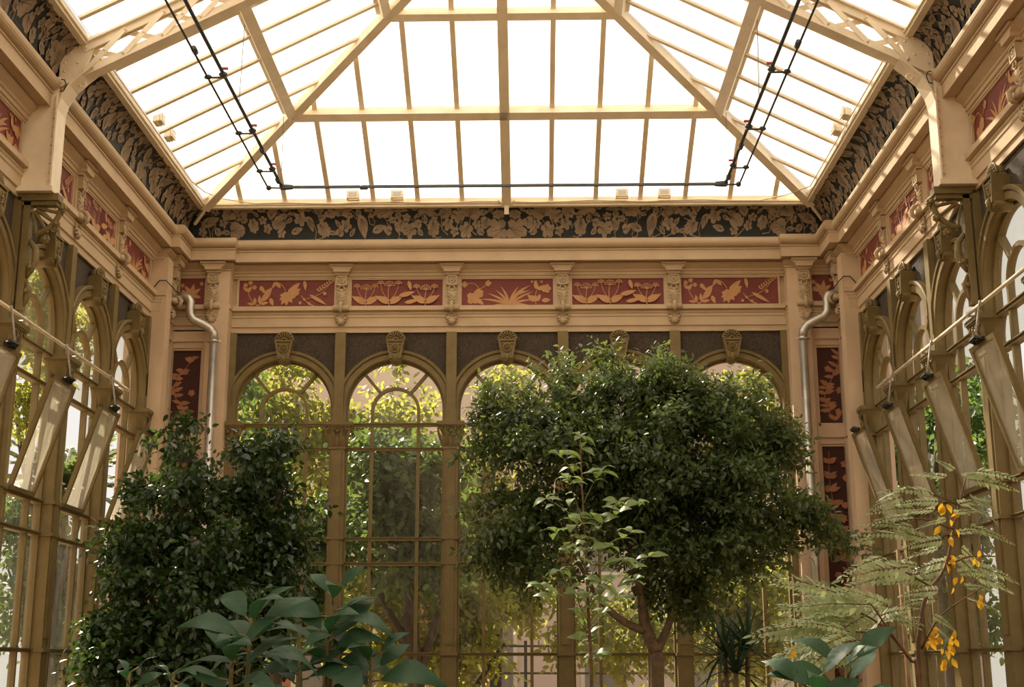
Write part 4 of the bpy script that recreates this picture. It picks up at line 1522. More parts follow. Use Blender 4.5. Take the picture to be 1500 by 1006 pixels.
def crown(rng, blobs, n_twigs, per, step, size, droop=0.4, shell=0.45, upb=0.7, clump=14, spread=0.2):
    """leaf clusters: twigs bunched into clumps spread through a crown of ellipsoids (centre, radii)"""
    w = np.array([(b[1][0] * b[1][1] * b[1][2]) ** 0.7 for b in blobs])
    w /= w.sum()
    nc = max(6, n_twigs // clump)
    idx = rng.choice(len(blobs), nc, p=w)
    C = np.array([b[0] for b in blobs])[idx]
    R = np.array([b[1] for b in blobs])[idx]
    d0 = rng.normal(size=(nc, 3))
    d0 /= np.linalg.norm(d0, axis=1, keepdims=True)
    rad = shell + (1 - shell) * rng.random((nc, 1)) ** 0.6
    cc = C + d0 * R * rad
    pick = rng.integers(0, nc, n_twigs)
    cs = (0.55 + 0.9 * rng.random((nc, 1)))[pick]
    d = rng.normal(size=(n_twigs, 3))
    d /= np.linalg.norm(d, axis=1, keepdims=True)
    tp = cc[pick] + d * spread * cs * rng.random((n_twigs, 1)) ** 0.5 * np.array([1.15, 1.15, 0.75])
    d = d * 0.6 + d0[pick] * 0.7
    tw = d + 0.5 * rng.normal(size=d.shape) + np.array([0, 0, -droop])
    tw /= np.linalg.norm(tw, axis=1, keepdims=True)
    P, A, Nn, S = [], [], [], []
    for j in range(per):
        sd = rng.normal(size=tw.shape)
        sd -= (sd * tw).sum(1, keepdims=True) * tw
        sd /= np.linalg.norm(sd, axis=1, keepdims=True)
        P.append(tp + tw * step * (j - per * 0.4) + sd * step * 0.25)
        A.append(tw * 0.6 + sd * 0.9 + np.array([0, 0, -droop * 0.6]))
        Nn.append(np.array([0, 0, upb]) + d * 0.45 + 0.45 * rng.normal(size=tw.shape))
        S.append(size * (0.65 + 0.7 * rng.random(n_twigs)))
    return np.concatenate(P), np.concatenate(A), np.concatenate(Nn), np.concatenate(S)


def blobs_px(lst, base):
    """crown lobes given by sight line, depth and half-size in pixels"""
    out = []
    for x, y, Y, rx, rz, ry in lst:
        c = at(x, y, Y)
        k = Y / FPX
        out.append(((c.x - base.x, c.y - base.y, c.z - base.z), (rx * k, ry, rz * k)))
    return out


def limb(mb, pts, r0, r1, seg=8, wob=0.0, rg_=random.Random(2)):
    n = len(pts)
    P = []
    for i in range(n - 1):
        for j in range(4):
            t = j / 4
            a, b = Vector(pts[i]), Vector(pts[i + 1])
            p0 = Vector(pts[max(i - 1, 0)])
            p3 = Vector(pts[min(i + 2, n - 1)])
            q = 0.5 * ((2 * a) + (b - p0) * t + (2 * p0 - 5 * a + 4 * b - p3) * t * t + (3 * a - p0 - 3 * b + p3) * t ** 3)
            P.append(q + Vector((rg_.uniform(-wob, wob), rg_.uniform(-wob, wob), 0)))
    P.append(Vector(pts[-1]))
    m = len(P)
    mb.tube(P, [r0 + (r1 - r0) * i / (m - 1) for i in range(m)], seg)


T_OVAL = leaf_template(0.52, 0.10, 0.10, 3)
T_NARROW = leaf_template(0.36, 0.12, 0.12, 3)


def tree(name, label, cat, base, blobs, twigs, per, step, size, m, bark, limbs, seed, tmpl=T_OVAL, droop=0.4, group=None, shell=0.45, upb=0.7, clump=14, spread=0.2):
    r = thing(name, label, cat, group, loc=base)
    rng = np.random.default_rng(seed)
    P, A, Nn, S = crown(rng, blobs, twigs, per, step, size, droop, shell, upb, clump, spread)
    f = obj('foliage', leaf_cloud('foliage', P, A, Nn, S, tmpl, m), r)
    f['kind'] = 'stuff'
    for k, (pts, r0, r1) in enumerate(limbs):
        mb = MB()
        limb(mb, pts, r0, r1, 8, 0.006)
        obj('trunk' if k == 0 else 'branch', mb.mesh('limb', bark, True), r)
    return r


def rel(base, *pts):
    return [tuple(Vector(p) - base) for p in pts]


# dark glossy tree in the corner
b = Vector((-3.35, 15.2, 0))
BL = blobs_px([(292, 622, 15.3, 26, 24, 0.25), (258, 655, 15.3, 32, 20, 0.3), (330, 690, 15.2, 80, 45, 0.55), (412, 672, 15.3, 42, 30, 0.4), (250, 720, 15.3, 60, 40, 0.5), (420, 745, 15.4, 40, 45, 0.4),
               (300, 780, 15.0, 105, 60, 0.7), (205, 800, 15.2, 55, 50, 0.45), (180, 890, 15.1, 52, 75, 0.5), (290, 890, 14.9, 115, 95, 0.75), (385, 850, 15.3, 40, 85, 0.45), (260, 980, 14.9, 130, 60, 0.8),
               (152, 950, 15.1, 30, 50, 0.35), (400, 800, 15.5, 40, 50, 0.35)], b)
tree('fig_tree', 'dense dark glossy-leaved tree filling the corner by the downpipe', 'tree', b, BL, 3700, 7, 0.05, 0.088, M['ficus'], M['bark_dark'],
     [(rel(b, (-3.3, 15.3, 0), (-3.35, 15.25, 1.2), (-3.4, 15.2, 2.4), (-3.3, 15.2, 3.4)), 0.09, 0.03), (rel(b, (-3.35, 15.25, 1.2), (-3.9, 15.2, 2.2), (-4.1, 15.3, 2.9)), 0.05, 0.015),
      (rel(b, (-3.38, 15.2, 1.8), (-2.8, 15.2, 2.9), (-2.5, 15.3, 3.7)), 0.045, 0.012), (rel(b, (-3.35, 15.2, 2.6), (-3.6, 15.2, 3.7), (-3.55, 15.3, 4.3)), 0.03, 0.008)], 4, T_OVAL, 0.55, shell=0.4)

# big bushy tree
b = Vector((1.62, 14.6, 0))
BL = blobs_px([(725, 600, 14.6, 32, 30, 0.35), (775, 612, 14.5, 62, 40, 0.5), (850, 575, 14.6, 75, 42, 0.6), (955, 575, 14.7, 85, 42, 0.6), (890, 525, 14.7, 26, 18, 0.25), (1000, 545, 14.8, 38, 22, 0.3), (1060, 605, 14.7, 70, 45, 0.6),
               (1115, 660, 14.7, 55, 55, 0.5), (830, 670, 14.4, 110, 65, 0.8), (980, 680, 14.4, 150, 85, 0.95), (1095, 740, 14.5, 95, 75, 0.75), (900, 760, 14.5, 95, 55, 0.7), (1030, 800, 14.5, 115, 55, 0.7),
               (755, 765, 14.3, 60, 50, 0.5), (735, 810, 14.3, 38, 38, 0.35), (1180, 775, 14.6, 55, 30, 0.35), (1225, 790, 14.6, 28, 15, 0.2), (960, 850, 14.6, 60, 25, 0.4), (1010, 880, 14.7, 40, 25, 0.3), (800, 830, 14.2, 55, 40, 0.4),
               (720, 660, 14.4, 28, 30, 0.25), (935, 650, 14.3, 90, 50, 0.6)], b)
fk = at(962, 955, 14.6)
tree('bushy_tree', 'big round bushy tree with forked brown trunk before the end wall', 'tree', b, BL, 8200, 7, 0.042, 0.074, M['shrub'], M['bark'],
     [(rel(b, (1.66, 14.6, 0), (1.64, 14.6, 0.9), tuple(fk)), 0.085, 0.07), (rel(b, tuple(fk), tuple(at(945, 915, 14.6)), tuple(at(940, 870, 14.55)), tuple(at(925, 800, 14.5)), tuple(at(915, 700, 14.5))), 0.075, 0.02),
      (rel(b, tuple(at(948, 925, 14.6)), tuple(at(905, 905, 14.55)), tuple(at(870, 865, 14.5)), tuple(at(830, 790, 14.4))), 0.05, 0.015),
      (rel(b, tuple(fk), tuple(at(980, 915, 14.6)), tuple(at(995, 860, 14.6)), tuple(at(1010, 760, 14.6)), tuple(at(1040, 660, 14.6))), 0.05, 0.015)], 9, leaf_template(0.44, 0.12, 0.12, 3), 0.25, shell=0.3)


# single big leaves as parts
def big_leaf(L, W, sag, seg=7, fold=0.10, wavy=0.0, veins=0.0, across=3):
    """broad leaf lying along +y from its stalk, sagging at the tip, side veins as relief"""
    m = MB()
    rows = []
    for i in range(seg + 1):
        t = i / seg
        w = W * (math.sin(PI * min(0.999, t ** 0.82)) ** 1.05 if 0 < t < 1 else 0.0)
        y = L * t * (1 - 0.18 * t * sag)
        z = L * (0.22 * math.sin(PI * t * 0.6) - sag * 0.55 * t * t)
        row = []
        for k in range(-across, across + 1):
            q = k / across
            zz = z + fold * 1.6 * w * (abs(q) ** 1.2) * (1.2 - t) - 0.35 * fold * w * abs(q) ** 3
            zz += veins * abs(q) ** 0.6 * (1 - abs(q) ** 4) * math.sin(2 * PI * (7.0 * t - 2.2 * abs(q))) + wavy * w * abs(q) * math.sin(9 * t + 3 * q)
            row.append((w * q, y + 0.10 * L * abs(q) * math.sin(PI * t) * (0.5 - t), zz))
        rows.append(row)
    m.strip(rows)
    return m


def broadleaf(label, base, stems, seed, nm='broadleaf_plant'):
    r = thing(nm, label, 'plant', loc=base)
    rgp = random.Random(seed)
    kinds = [big_leaf(1, 0.20, s, 26, 0.09, 0.03, 0.012, 4).mesh('leaf', M['broad'], True) for s in (0.4, 0.65, 0.95)]
    for top, n, L0 in stems:
        tp = Vector(top) - base
        mb = MB()
        limb(mb, [(tp.x * 0.6, tp.y * 0.6, 0), (tp.x * 0.85, tp.y * 0.85, tp.z * 0.5), tuple(tp)], 0.022, 0.012, 6)
        obj('stem', mb.mesh('stem', M['green_twig'], True), r)
        for k in range(n):
            az = 2.4 * k + rgp.uniform(-0.3, 0.3)
            up = 0.7 - 0.9 * (k / n) + rgp.uniform(-0.12, 0.12)
            L = L0 * (0.8 + 0.5 * rgp.random()) * (0.75 + 0.5 * k / n)
            p = tp - Vector((0, 0, 0.30 * k / n))
            d = Vector((math.cos(az), 0.6 * math.sin(az), up)).normalized()
            sd = d.cross(Vector((rgp.uniform(-0.3, 0.3), rgp.uniform(-1.1, -0.1), 1))).normalized()
            up_ = sd.cross(d)
            mt = Matrix((sd, d, up_)).transposed().to_4x4()
            pk = p + d * 0.07
            mb = MB().tube([p - d * 0.01, p + d * 0.05, pk + d * 0.01], 0.007, 5)
            o = obj('leaf', kinds[k % 3], r, mw=T(pk) @ mt @ Matrix.Diagonal((L, L, L, 1)))
            obj('leaf_stalk', mb.mesh('leaf_stalk', M['green_twig'], True), r)


b = Vector((-1.60, 8.6, 0))
broadleaf('low broad-leaved plant with drooping blue-green leaves below the dark glossy tree', b, [(tuple(at(368, 905, 8.6)), 10, 0.40), (tuple(at(340, 960, 8.4)), 8, 0.38)], 3)
b = Vector((-1.1, 9.55, 0))
broadleaf('tall broad-leaved plant with layered blue-green leaves before an olive column', b, [(tuple(at(488, 868, 9.6)), 7, 0.38), (tuple(at(480, 925, 9.55)), 11, 0.46), (tuple(at(545, 962, 9.55)), 9, 0.42), (tuple(at(440, 960, 9.5)), 9, 0.42)], 8)
b = Vector((2.1, 7.45, 0))
broadleaf('dark broad-leaved plant low down under the feathery shrub', b, [(tuple(at(1240, 975, 7.5)), 9, 0.36), (tuple(at(1190, 1000, 7.4)), 7, 0.32)], 12)
b = Vector((-3.0, 10.4, 0))
broadleaf('low leafy plant at the foot of the dark glossy tree', b, [(tuple(at(190, 985, 10.4)), 7, 0.2), (tuple(at(255, 985, 10.5)), 8, 0.16), (tuple(at(300, 990, 10.4)), 8, 0.2)], 15)


def sapling():
    b_ = Vector((0.80, 11.0, 0))
    r = thing('sapling', 'slender pale-green sapling standing before the big bushy tree', 'sapling', loc=b_)
    mb = MB()
    main = [at(868, 1100, 11.0), at(866, 985, 11.0), at(862, 900, 11.0), at(858, 800, 11.0), at(853, 720, 11.0), at(850, 645, 11.0)]
    limb(mb, [tuple(Vector((main[0].x, 11.0, 0)) - b_)] + rel(b_, *main[1:]), 0.018, 0.004, 6)
    obj('stem', mb.mesh('stem', M['bark'], True), r)
    rgs = random.Random(5)
    lm_ = [big_leaf(1, w, s, 5).mesh('leaf', M['sapling'], True) for w, s in ((0.2, 0.3), (0.24, 0.6), (0.18, 0.8))]
    tips = [(850, 640, 8), (820, 665, 6), (880, 690, 6), (905, 735, 8), (935, 735, 7), (830, 700, 5), (800, 730, 4), (870, 760, 6), (890, 800, 6), (840, 800, 6), (820, 835, 8), (910, 820, 6), (950, 815, 5), (880, 850, 8), (790, 855, 6),
            (845, 870, 8), (905, 870, 7), (930, 850, 6), (860, 930, 6), (835, 760, 5), (815, 780, 6), (925, 780, 5), (875, 960, 6)]
    for x, y, n in tips:
        Y = 11.0 + rgs.uniform(-0.35, 0.35)
        tip = at(x, y, Y)
        ys = min(y + rgs.uniform(35, 80), 960)
        t = (ys - 645) / (985 - 645)
        st = at(850 + 16 * t, ys, 11.0)
        mb = MB()
        limb(mb, rel(b_, st, (st + tip) / 2 + Vector((0, 0, 0.02)), tip), 0.005, 0.002, 5)
        br = obj('branch', mb.mesh('branch', M['green_twig'], True), r)
        n = int(n * 1.7)
        for k in range(n):
            a = 2.4 * k + rgs.random()
            f = 1 if k < n * 0.5 else rgs.uniform(0.4, 0.9)
            p = st.lerp(tip, f) - b_
            d = Vector((math.cos(a), math.sin(a), rgs.uniform(-0.5, 0.5))).normalized()
            sd = d.cross(Vector((rgs.uniform(-0.4, 0.4), rgs.uniform(-1.2, 0.1), 1))).normalized()
            mt = Matrix((sd, d, sd.cross(d))).transposed().to_4x4()
            L = rgs.uniform(0.11, 0.19)
            obj('leaf', lm_[k % 3], br, mw=T(p) @ mt @ Matrix.Diagonal((L, L, L, 1)))


sapling()


# feathery fronds
def frond_mesh(n=13, L=1.0, w=0.085, m=None, seed=0):
    rgf = np.random.default_rng(seed)
    tv, tf = leaf_template(0.37, 0.05, 0.1, 2)
    P, A, Nn, S = [], [], [], []
    for i in range(n):
        t = 0.10 + 0.88 * i / (n - 1)
        y, z = t * L, -0.22 * L * t * t
        for s in (1, -1):
            P.append((0.006 * s, y, z))
            A.append((s, 0.45 + 0.4 * t, 0.05 - 0.35 * t + 0.1 * rgf.normal()))
            Nn.append((0.15 * rgf.normal(), 0.15 * rgf.normal(), 1))
            S.append(w * (1.25 - 0.5 * t) * (0.9 + 0.2 * rgf.random()) * math.sin(PI * min(0.95, 0.25 + t * 0.75)) ** 0.4)
    P.append((0, L, -0.22 * L))
    A.append((0, 1, -0.4))
    Nn.append((0, 0, 1))
    S.append(w * 0.8)
    return leaf_cloud('frond', P, A, Nn, S, (tv, tf), m)


FM = [frond_mesh(12, 1.0, 0.21, M['frond'], k) for k in range(3)]
RM = MB().tube([(0, 0, 0), (0, 0.5, -0.055), (0, 1.0, -0.22)], [0.010, 0.008, 0.004], 5).mesh('rachis', M['twig'])
YM = [big_leaf(1, 0.26, s, 5).mesh('yellow_leaf', M['yellow'], True) for s in (0.4, 0.9)]


def feather(label, base, limbs, fronds, yellows, seed):
    r = thing('feathery_shrub', label, 'shrub', loc=base)
    rgs = random.Random(seed)
    for pts, r0, r1 in limbs:
        mb = MB()
        limb(mb, rel(base, *pts), r0, r1, 7)
        obj('branch', mb.mesh('branch', M['twig'], True), r)
    for (p, q, L) in fronds:
        p, q = Vector(p), Vector(q)
        d = (q - p)
        d.y += rgs.uniform(-0.06, 0.06)
        L = d.length
        d.normalize()
        d = (d + Vector((0, 0, 0.12))).normalized()
        sd = d.cross(Vector((rgs.uniform(-0.35, 0.35), rgs.uniform(-1.3, -0.35), 1))).normalized()
        mt = Matrix((sd, d, sd.cross(d))).transposed().to_4x4()
        o = obj('frond', FM[rgs.randint(0, 2)], r, mw=T(p - base) @ mt @ Matrix.Diagonal((min(L, 0.42), L, min(L, 0.42), 1)))
        obj('rachis', RM, o)
    for x, y, Y, n in yellows:
        for k in range(n):
            p = at(x + rgs.uniform(-8, 8), y + rgs.uniform(-10, 10), Y) - base
            a = rgs.uniform(0, 6.28)
            d = Vector((math.cos(a) * 0.6, math.sin(a) * 0.6, -0.5 - rgs.random())).normalized()
            sd = d.cross(Vector((rgs.uniform(-1, 1), -1, 0.3))).normalized()
            mt = Matrix((sd, d, sd.cross(d))).transposed().to_4x4()
            L = rgs.uniform(0.05, 0.09)
            obj('yellow_leaf', YM[k % 2], r, mw=T(p) @ mt @ Matrix.Diagonal((L * 0.9, L, L, 1)))


def fr_px(lst, Y, seed):
    rgs = random.Random(seed)
    out = []
    for x0, y0, x1, y1 in lst:
        Ya = Y + rgs.uniform(-0.35, 0.35)
        out.append((at(x0, y0, Ya), at(x1, y1, Ya + rgs.uniform(-0.2, 0.2)), 0))
    return out


YF = 8.6
b = Vector((at(1345, 985, YF).x, YF, 0))
low = [(1225, 868, 1135, 842), (1270, 880, 1200, 848), (1300, 885, 1240, 860), (1230, 900, 1150, 878), (1265, 905, 1195, 880), (1215, 915, 1110, 927), (1245, 925, 1165, 905), (1235, 940, 1140, 950), (1255, 930, 1185, 945),
       (1220, 930, 1150, 968), (1245, 945, 1195, 975), (1215, 955, 1155, 985), (1280, 905, 1330, 890), (1290, 895, 1250, 930), (1240, 890, 1180, 905), (1270, 900, 1215, 935), (1260, 870, 1215, 858), (1230, 915, 1160, 925),
       (1200, 940, 1130, 965), (1250, 880, 1170, 866), (1285, 890, 1215, 890), (1262, 915, 1178, 926), (1240, 930, 1176, 960), (1300, 900, 1345, 910), (1225, 945, 1170, 990), (1275, 885, 1160, 890), (1248, 905, 1130, 912)]
feather('low feathery shrub with pale sage fronds spreading beside the pier', b,
        [([(b.x + 0.02, YF, 0), at(1345, 1000, YF), at(1335, 968, YF), at(1290, 915, YF), at(1240, 888, YF)], 0.016, 0.005), ([at(1330, 962, YF), at(1300, 920, YF - 0.1), at(1270, 880, YF - 0.1), at(1225, 865, YF - 0.1)], 0.009, 0.004),
         ([at(1300, 930, YF), at(1250, 925, YF + 0.15), at(1210, 935, YF + 0.2)], 0.008, 0.003)], fr_px(low, YF, 4) + fr_px([(a + 8, c + 7, d + 6, e + 9) for a, c, d, e in low], YF + 0.3, 5),
        [(1270, 943, YF, 3), (1222, 930, YF, 2), (1160, 948, YF, 2)], 4)
YG = 8.9
b = Vector((at(1350, 985, YG).x, YG, 0))
tall = [(1330, 715, 1285, 728), (1370, 722, 1300, 715), (1380, 735, 1320, 735), (1390, 700, 1340, 690), (1400, 740, 1450, 730), (1410, 700, 1440, 690), (1345, 775, 1270, 762), (1360, 790, 1300, 775), (1385, 790, 1330, 800), (1400, 780, 1450, 775),
        (1350, 830, 1280, 820), (1375, 850, 1310, 850), (1380, 865, 1320, 870), (1400, 840, 1445, 835), (1330, 830, 1240, 845), (1300, 815, 1235, 835), (1405, 800, 1440, 830), (1390, 760, 1345, 770), (1420, 730, 1465, 745), (1410, 860, 1460, 860),
        (1395, 820, 1335, 835), (1420, 880, 1470, 890), (1365, 900, 1400, 920), (1415, 770, 1480, 790), (1425, 690, 1490, 700), (1400, 690, 1375, 672), (1430, 830, 1490, 850), (1280, 790, 1255, 795), (1345, 745, 1285, 745)]
feather('tall feathery shrub with sage fronds and yellow leaves before the side windows', b,
        [([(b.x + 0.02, YG, 0), at(1348, 1000, YG), at(1348, 920, YG), at(1358, 870, YG), at(1385, 830, YG), at(1400, 760, YG), at(1415, 700, YG)], 0.02, 0.006), ([at(1385, 830, YG), at(1420, 815, YG), at(1460, 815, YG)], 0.009, 0.004),
         ([at(1365, 860, YG), at(1330, 840, YG - 0.1), at(1290, 820, YG - 0.1)], 0.008, 0.003), ([at(1397, 775, YG), at(1350, 760, YG), at(1310, 765, YG)], 0.008, 0.003), ([at(1405, 740, YG), at(1360, 722, YG), at(1310, 722, YG)], 0.007, 0.003),
         ([at(1350, 950, YG), at(1380, 900, YG - 0.15), at(1440, 860, YG - 0.2)], 0.008, 0.003)], fr_px(tall, YG, 6) + fr_px([(a - 6, c + 12, d - 3, e + 14) for a, c, d, e in tall[::2]], YG + 0.25, 9),
        [(1368, 920, YG, 9), (1385, 945, YG, 8), (1388, 965, YG, 6), (1365, 935, YG, 5), (1388, 738, YG, 3), (1396, 755, YG, 3), (1380, 765, YG, 2), (1392, 780, YG, 3), (1388, 820, YG, 5), (1402, 850, YG, 3), (1432, 810, YG, 3), (1440, 880, YG, 3),
         (1395, 925, YG, 4)], 6)
sb = at(1335, 985, 9.7)
thing('plant_stake', 'thin pale wooden stake standing among the feathery shrubs', 'stake', me=MB().tube([(0, 0, 0), (-0.02, 0, 1.3), (-0.035, 0, 2.42)], [0.018, 0.017, 0.014], 7).mesh('plant_stake', M['bark_pale'], True), loc=(sb.x, 9.7, 0))


# spiky plant
def spiky():
    b_ = Vector((at(1078, 985, 12.6).x, 12.6, 0))
    r = thing('spiky_plant', 'dark spiky-leaved plant below the big bushy tree', 'plant', loc=b_)
    mb = MB()
    rgs = random.Random(3)
    heads = [at(1062, 960, 12.6), at(1095, 950, 12.5), at(1078, 985, 12.4)]
    bl = [MB().strip([[(-0.02 * (1 - t) ** 0.5 - 0.002, t, -s * t * t), (0, t, -s * t * t - 0.012), (0.02 * (1 - t) ** 0.5 + 0.002, t, -s * t * t)] for t in [i / 6 for i in range(7)]]).mesh('blade', M['spike']) for s in (0.05, 0.25, 0.5)]
    for hd in heads:
        p = hd - b_
        mb = MB()
        limb(mb, [(p.x * 0.6, p.y * 0.6, 0), (p.x * 0.8, p.y * 0.8, p.z * 0.6), tuple(p)], 0.03, 0.02, 6)
        obj('stem', mb.mesh('stem', M['bark'], True), r)
        for k in range(34):
            a, e = rgs.uniform(0, 6.28), rgs.uniform(-0.2, 1.5)
            d = Vector((math.cos(a) * math.cos(e), math.sin(a) * math.cos(e), math.sin(e)))
            sd = d.cross(Vector((0.01, 0, 1))).normalized()
            mt = Matrix((sd, d, sd.cross(d))).transposed().to_4x4()
            L = rgs.uniform(0.3, 0.5)
            obj('blade', bl[k % 3], r, mw=T(p) @ mt @ Matrix.Diagonal((1, L, L, 1)))


spiky()

# ------------------------------------------------------------------ the garden outside
thing('ground', 'sandy garden ground outside the windows', 'ground', kind='structure', me=MB().box(-60, 60, -30, 90, -0.5, -0.21).mesh('ground', M['path']))


def outside_tree(name, label, base, blobs, twigs, per, size, m, limbs, seed, group, bark='bark_dark', droop=0.5):
    tree(name, label, 'tree', Vector(base), blobs, twigs, per, size * 0.7, size, m, M[bark], limbs, seed, T_OVAL, droop, group, 0.3, 0.5, 9, 0.38)


GP = 'garden trees beyond the windows'


def gtree(px, Y, lab, m, lobes, twigs, size, seed, nm='garden_tree', r0=0.15):
    bb = at(px, 985, Y)
    bb = Vector((bb.x, Y, -0.21))
    BLs = blobs_px(lobes, bb)
    top = max(q[0][2] for q in BLs)
    outside_tree(nm, lab, bb, BLs, twigs, 6, size, m, [([(0, 0, 0), (0.08, 0, top * 0.3), (-0.05, 0, top * 0.6), (0.1, 0, top * 0.9)], r0, 0.05),
                                                      ([(0.08, 0, top * 0.3), (0.5, 0.1, top * 0.55), (0.9, 0.2, top * 0.75)], r0 * 0.5, 0.03), ([(0, 0, top * 0.4), (-0.6, 0.1, top * 0.6), (-1.0, 0.2, top * 0.8)], r0 * 0.45, 0.02)], seed, None)


gtree(602, 22.6, 'dark garden tree with forked trunk seen between two columns of the end wall', M['out_dark'],
      [(560, 740, 22.6, 60, 45, 0.8), (620, 705, 22.6, 55, 55, 0.8), (525, 800, 22.6, 40, 40, 0.6), (635, 790, 22.6, 35, 40, 0.6), (570, 680, 22.6, 60, 40, 0.7), (600, 830, 22.6, 45, 30, 0.6)], 1300, 0.15, 21, r0=0.19)
gtree(665, 24.6, 'low yellow-green sunlit tree beyond the forked dark garden tree', M['out_leaf'],
      [(570, 880, 24.6, 45, 55, 0.7), (640, 880, 24.6, 40, 65, 0.7), (695, 890, 24.6, 35, 75, 0.7), (560, 960, 24.6, 60, 40, 0.7), (680, 970, 24.6, 60, 40, 0.7), (520, 900, 24.6, 30, 60, 0.6)], 1300, 0.13, 22)
gtree(500, 27.4, 'tall pale leafy tree high behind the arched end windows over the broad-leaved plants', M['out_leaf'],
      [(420, 640, 27.4, 70, 55, 1.0), (480, 620, 27.4, 45, 40, 0.8), (580, 620, 27.4, 60, 40, 0.8), (470, 700, 27.4, 60, 45, 0.9), (590, 660, 27.4, 60, 40, 0.8), (420, 545, 27.4, 45, 18, 0.6), (590, 545, 27.4, 40, 16, 0.6), (380, 590, 27.4, 30, 40, 0.7)], 1100, 0.16, 23)
gtree(720, 26.6, 'leafy yellow-green tree outside behind the slender sapling', M['out_leaf'],
      [(715, 660, 26.6, 45, 40, 0.8), (705, 730, 26.6, 40, 50, 0.8), (745, 560, 26.6, 40, 25, 0.6), (690, 810, 26.6, 30, 50, 0.7), (770, 870, 26.6, 45, 40, 0.7), (730, 860, 26.6, 40, 50, 0.7)], 900, 0.15, 24)
gtree(1060, 24.4, 'leafy sunlit tree outside behind the trunk of the big bushy tree', M['out_leaf'],
      [(1060, 880, 24.4, 60, 50, 0.8), (1115, 880, 24.4, 45, 55, 0.8), (1000, 930, 24.4, 50, 50, 0.8), (1090, 955, 24.4, 60, 40, 0.8), (930, 930, 24.4, 50, 60, 0.8), (860, 930, 24.4, 40, 50, 0.7), (1110, 620, 24.4, 40, 50, 0.7), (1080, 575, 24.4, 40, 30, 0.6)], 1500, 0.14, 25)
gtree(395, 20.9, 'dark garden tree outside behind the dark glossy indoor tree', M['out_dark'],
      [(395, 800, 20.9, 60, 55, 0.7), (440, 880, 20.9, 50, 65, 0.7), (470, 780, 20.9, 35, 50, 0.6), (360, 690, 20.9, 40, 50, 0.6), (350, 560, 20.9, 25, 22, 0.4)], 1100, 0.15, 26)
gtree(60, 23.5, 'tall lit garden tree outside the side window under the truss bracket', M['out_leaf'],
      [(45, 470, 23.5, 35, 55, 0.9), (75, 530, 23.5, 30, 40, 0.8), (35, 590, 23.5, 22, 40, 0.7), (60, 430, 23.5, 40, 30, 0.8), (115, 480, 24.5, 30, 40, 0.7)], 520, 0.15, 31)
gtree(70, 25.5, 'dark garden bush low outside the side windows by the dark glossy tree', M['out_dark'],
      [(40, 850, 25.5, 40, 70, 0.8), (95, 880, 25.5, 40, 60, 0.8), (140, 870, 26.5, 30, 50, 0.8), (60, 940, 25.5, 60, 45, 0.8), (125, 950, 26, 45, 40, 0.8), (20, 760, 25.5, 25, 45, 0.6)], 1100, 0.15, 32, 'garden_bush')
gtree(1390, 21.5, 'dense glossy garden bush outside the side windows by the feathery shrub', M['out_dark'],
      [(1400, 590, 21.5, 40, 70, 0.7), (1350, 620, 22.5, 35, 60, 0.7), (1300, 640, 23.5, 35, 55, 0.7), (1440, 640, 20.5, 40, 80, 0.7), (1400, 740, 21.5, 60, 70, 0.8), (1320, 760, 23, 50, 60, 0.8), (1400, 880, 21.5, 70, 80, 0.8), (1310, 900, 23, 50, 80, 0.8)], 2000, 0.13, 33, 'garden_bush')


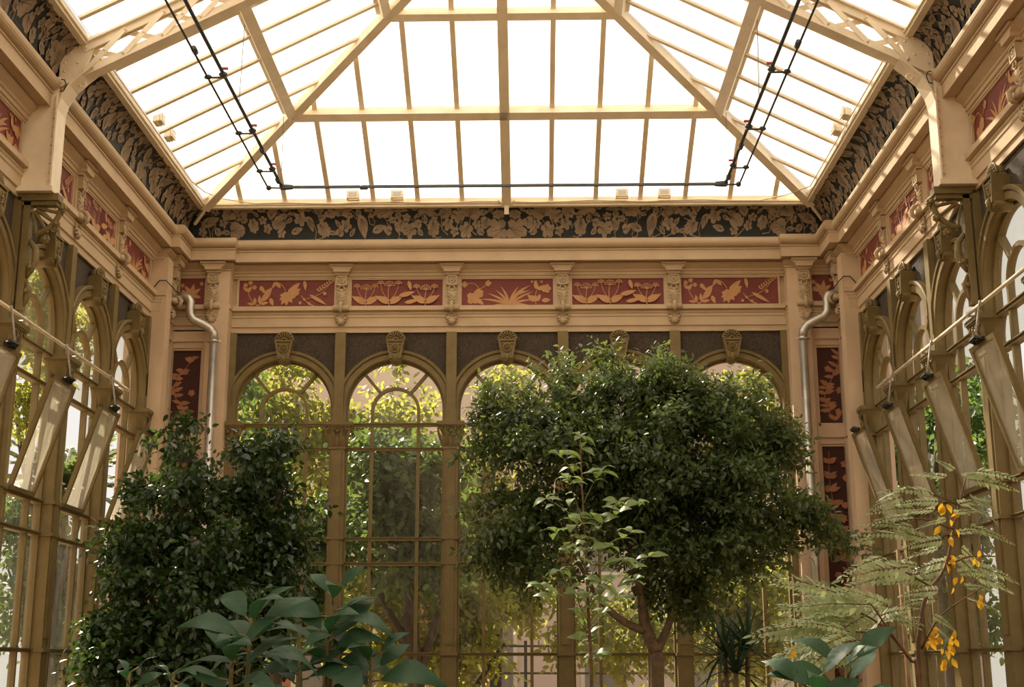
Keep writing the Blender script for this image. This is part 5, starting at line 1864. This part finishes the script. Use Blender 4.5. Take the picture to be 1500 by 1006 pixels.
# palm by the side wall
def palm(X, Y, h, label, seed):
    bb = Vector((X, Y, -0.21))
    r = thing('palm_tree', label, 'palm', loc=bb)
    mb = MB()
    limb(mb, [(0, 0, 0), (0.06, 0, h * 0.5), (0, 0.05, h)], 0.2, 0.15, 10)
    obj('trunk', mb.mesh('trunk', M['bark'], True), r)
    fm = frond_mesh(26, 1.0, 0.20, M['palm'], seed)
    rgs = random.Random(seed)
    for k in range(26):
        a, e = 2.4 * k, rgs.uniform(-0.3, 1.2)
        d = Vector((math.cos(a) * math.cos(e), math.sin(a) * math.cos(e), math.sin(e)))
        sd = d.cross(Vector((0.01, 0, 1))).normalized()
        mt = Matrix((sd, d, sd.cross(d))).transposed().to_4x4()
        L = rgs.uniform(1.5, 2.0)
        o = obj('frond', fm, r, mw=T((0, 0.05, h)) @ mt @ Matrix.Diagonal((L, L, L * 1.4, 1)))
        obj('rachis', RM, o)


_pp = at(92, 700, 29)
palm(_pp.x, 29.0, _pp.z, 'feather palm standing in the garden outside the side windows', 41)


# buildings beyond the garden
def building(name, label, x0, x1, y0, y1, h, m, cols, rows, z0, dz, ww, wh, roofm):
    r = thing(name, label, 'building', loc=((x0 + x1) / 2, y0, -0.21))
    w = x1 - x0
    obj('facade', MB().box(-w / 2, w / 2, 0, y1 - y0, 0, h).mesh('facade', m), r)
    obj('eaves', MB().box(-w / 2 - 0.3, w / 2 + 0.3, -0.3, y1 - y0, h, h + 0.35).mesh('eaves', roofm), r)
    sm = MB().box(-ww / 2 - 0.12, ww / 2 + 0.12, -0.08, 0.02, -0.12, wh + 0.12).mesh('window', M['pale'])
    gm = MB().box(-ww / 2, ww / 2, -0.10, -0.06, 0, wh).mesh('shutter', M['shutter'])
    for i in range(cols):
        for j in range(rows):
            o = obj('window', sm, r, (-w / 2 + w * (i + 0.5) / cols, 0, z0 + j * dz))
            obj('shutter', gm, o)
    return r


building('pink_house', 'tall pale pink house beyond the garden trees', -9, 14, 42, 52, 15.5, M['stucco'], 7, 4, 1.2, 3.5, 1.1, 1.9, M['pale'])
building('brick_pavilion', 'low brick-red pavilion behind the garden trees', -7.5, -0.5, 33, 36, 3.6, M['brick'], 4, 1, 0.9, 3, 0.9, 1.7, M['pale'])

# garden railing with gate beyond the windows
rr = thing('garden_railing', 'dark iron railing with tall posts in the garden beyond the bushy tree', 'railing', loc=(at(770, 985, 26).x, 26, -0.21))
for k in range(-2, 6):
    obj('post', MB().box(-0.03, 0.03, -0.03, 0.03, 0, 2.9 if k % 2 else 2.3).mesh('post', M['steel']), rr, (k * 0.62, 0, 0))
for z in (0.7, 1.2, 1.7, 2.2):
    obj('rail', MB().box(-1.3, 3.2, -0.02, 0.02, z - 0.02, z + 0.02).mesh('rail', M['steel']), rr)
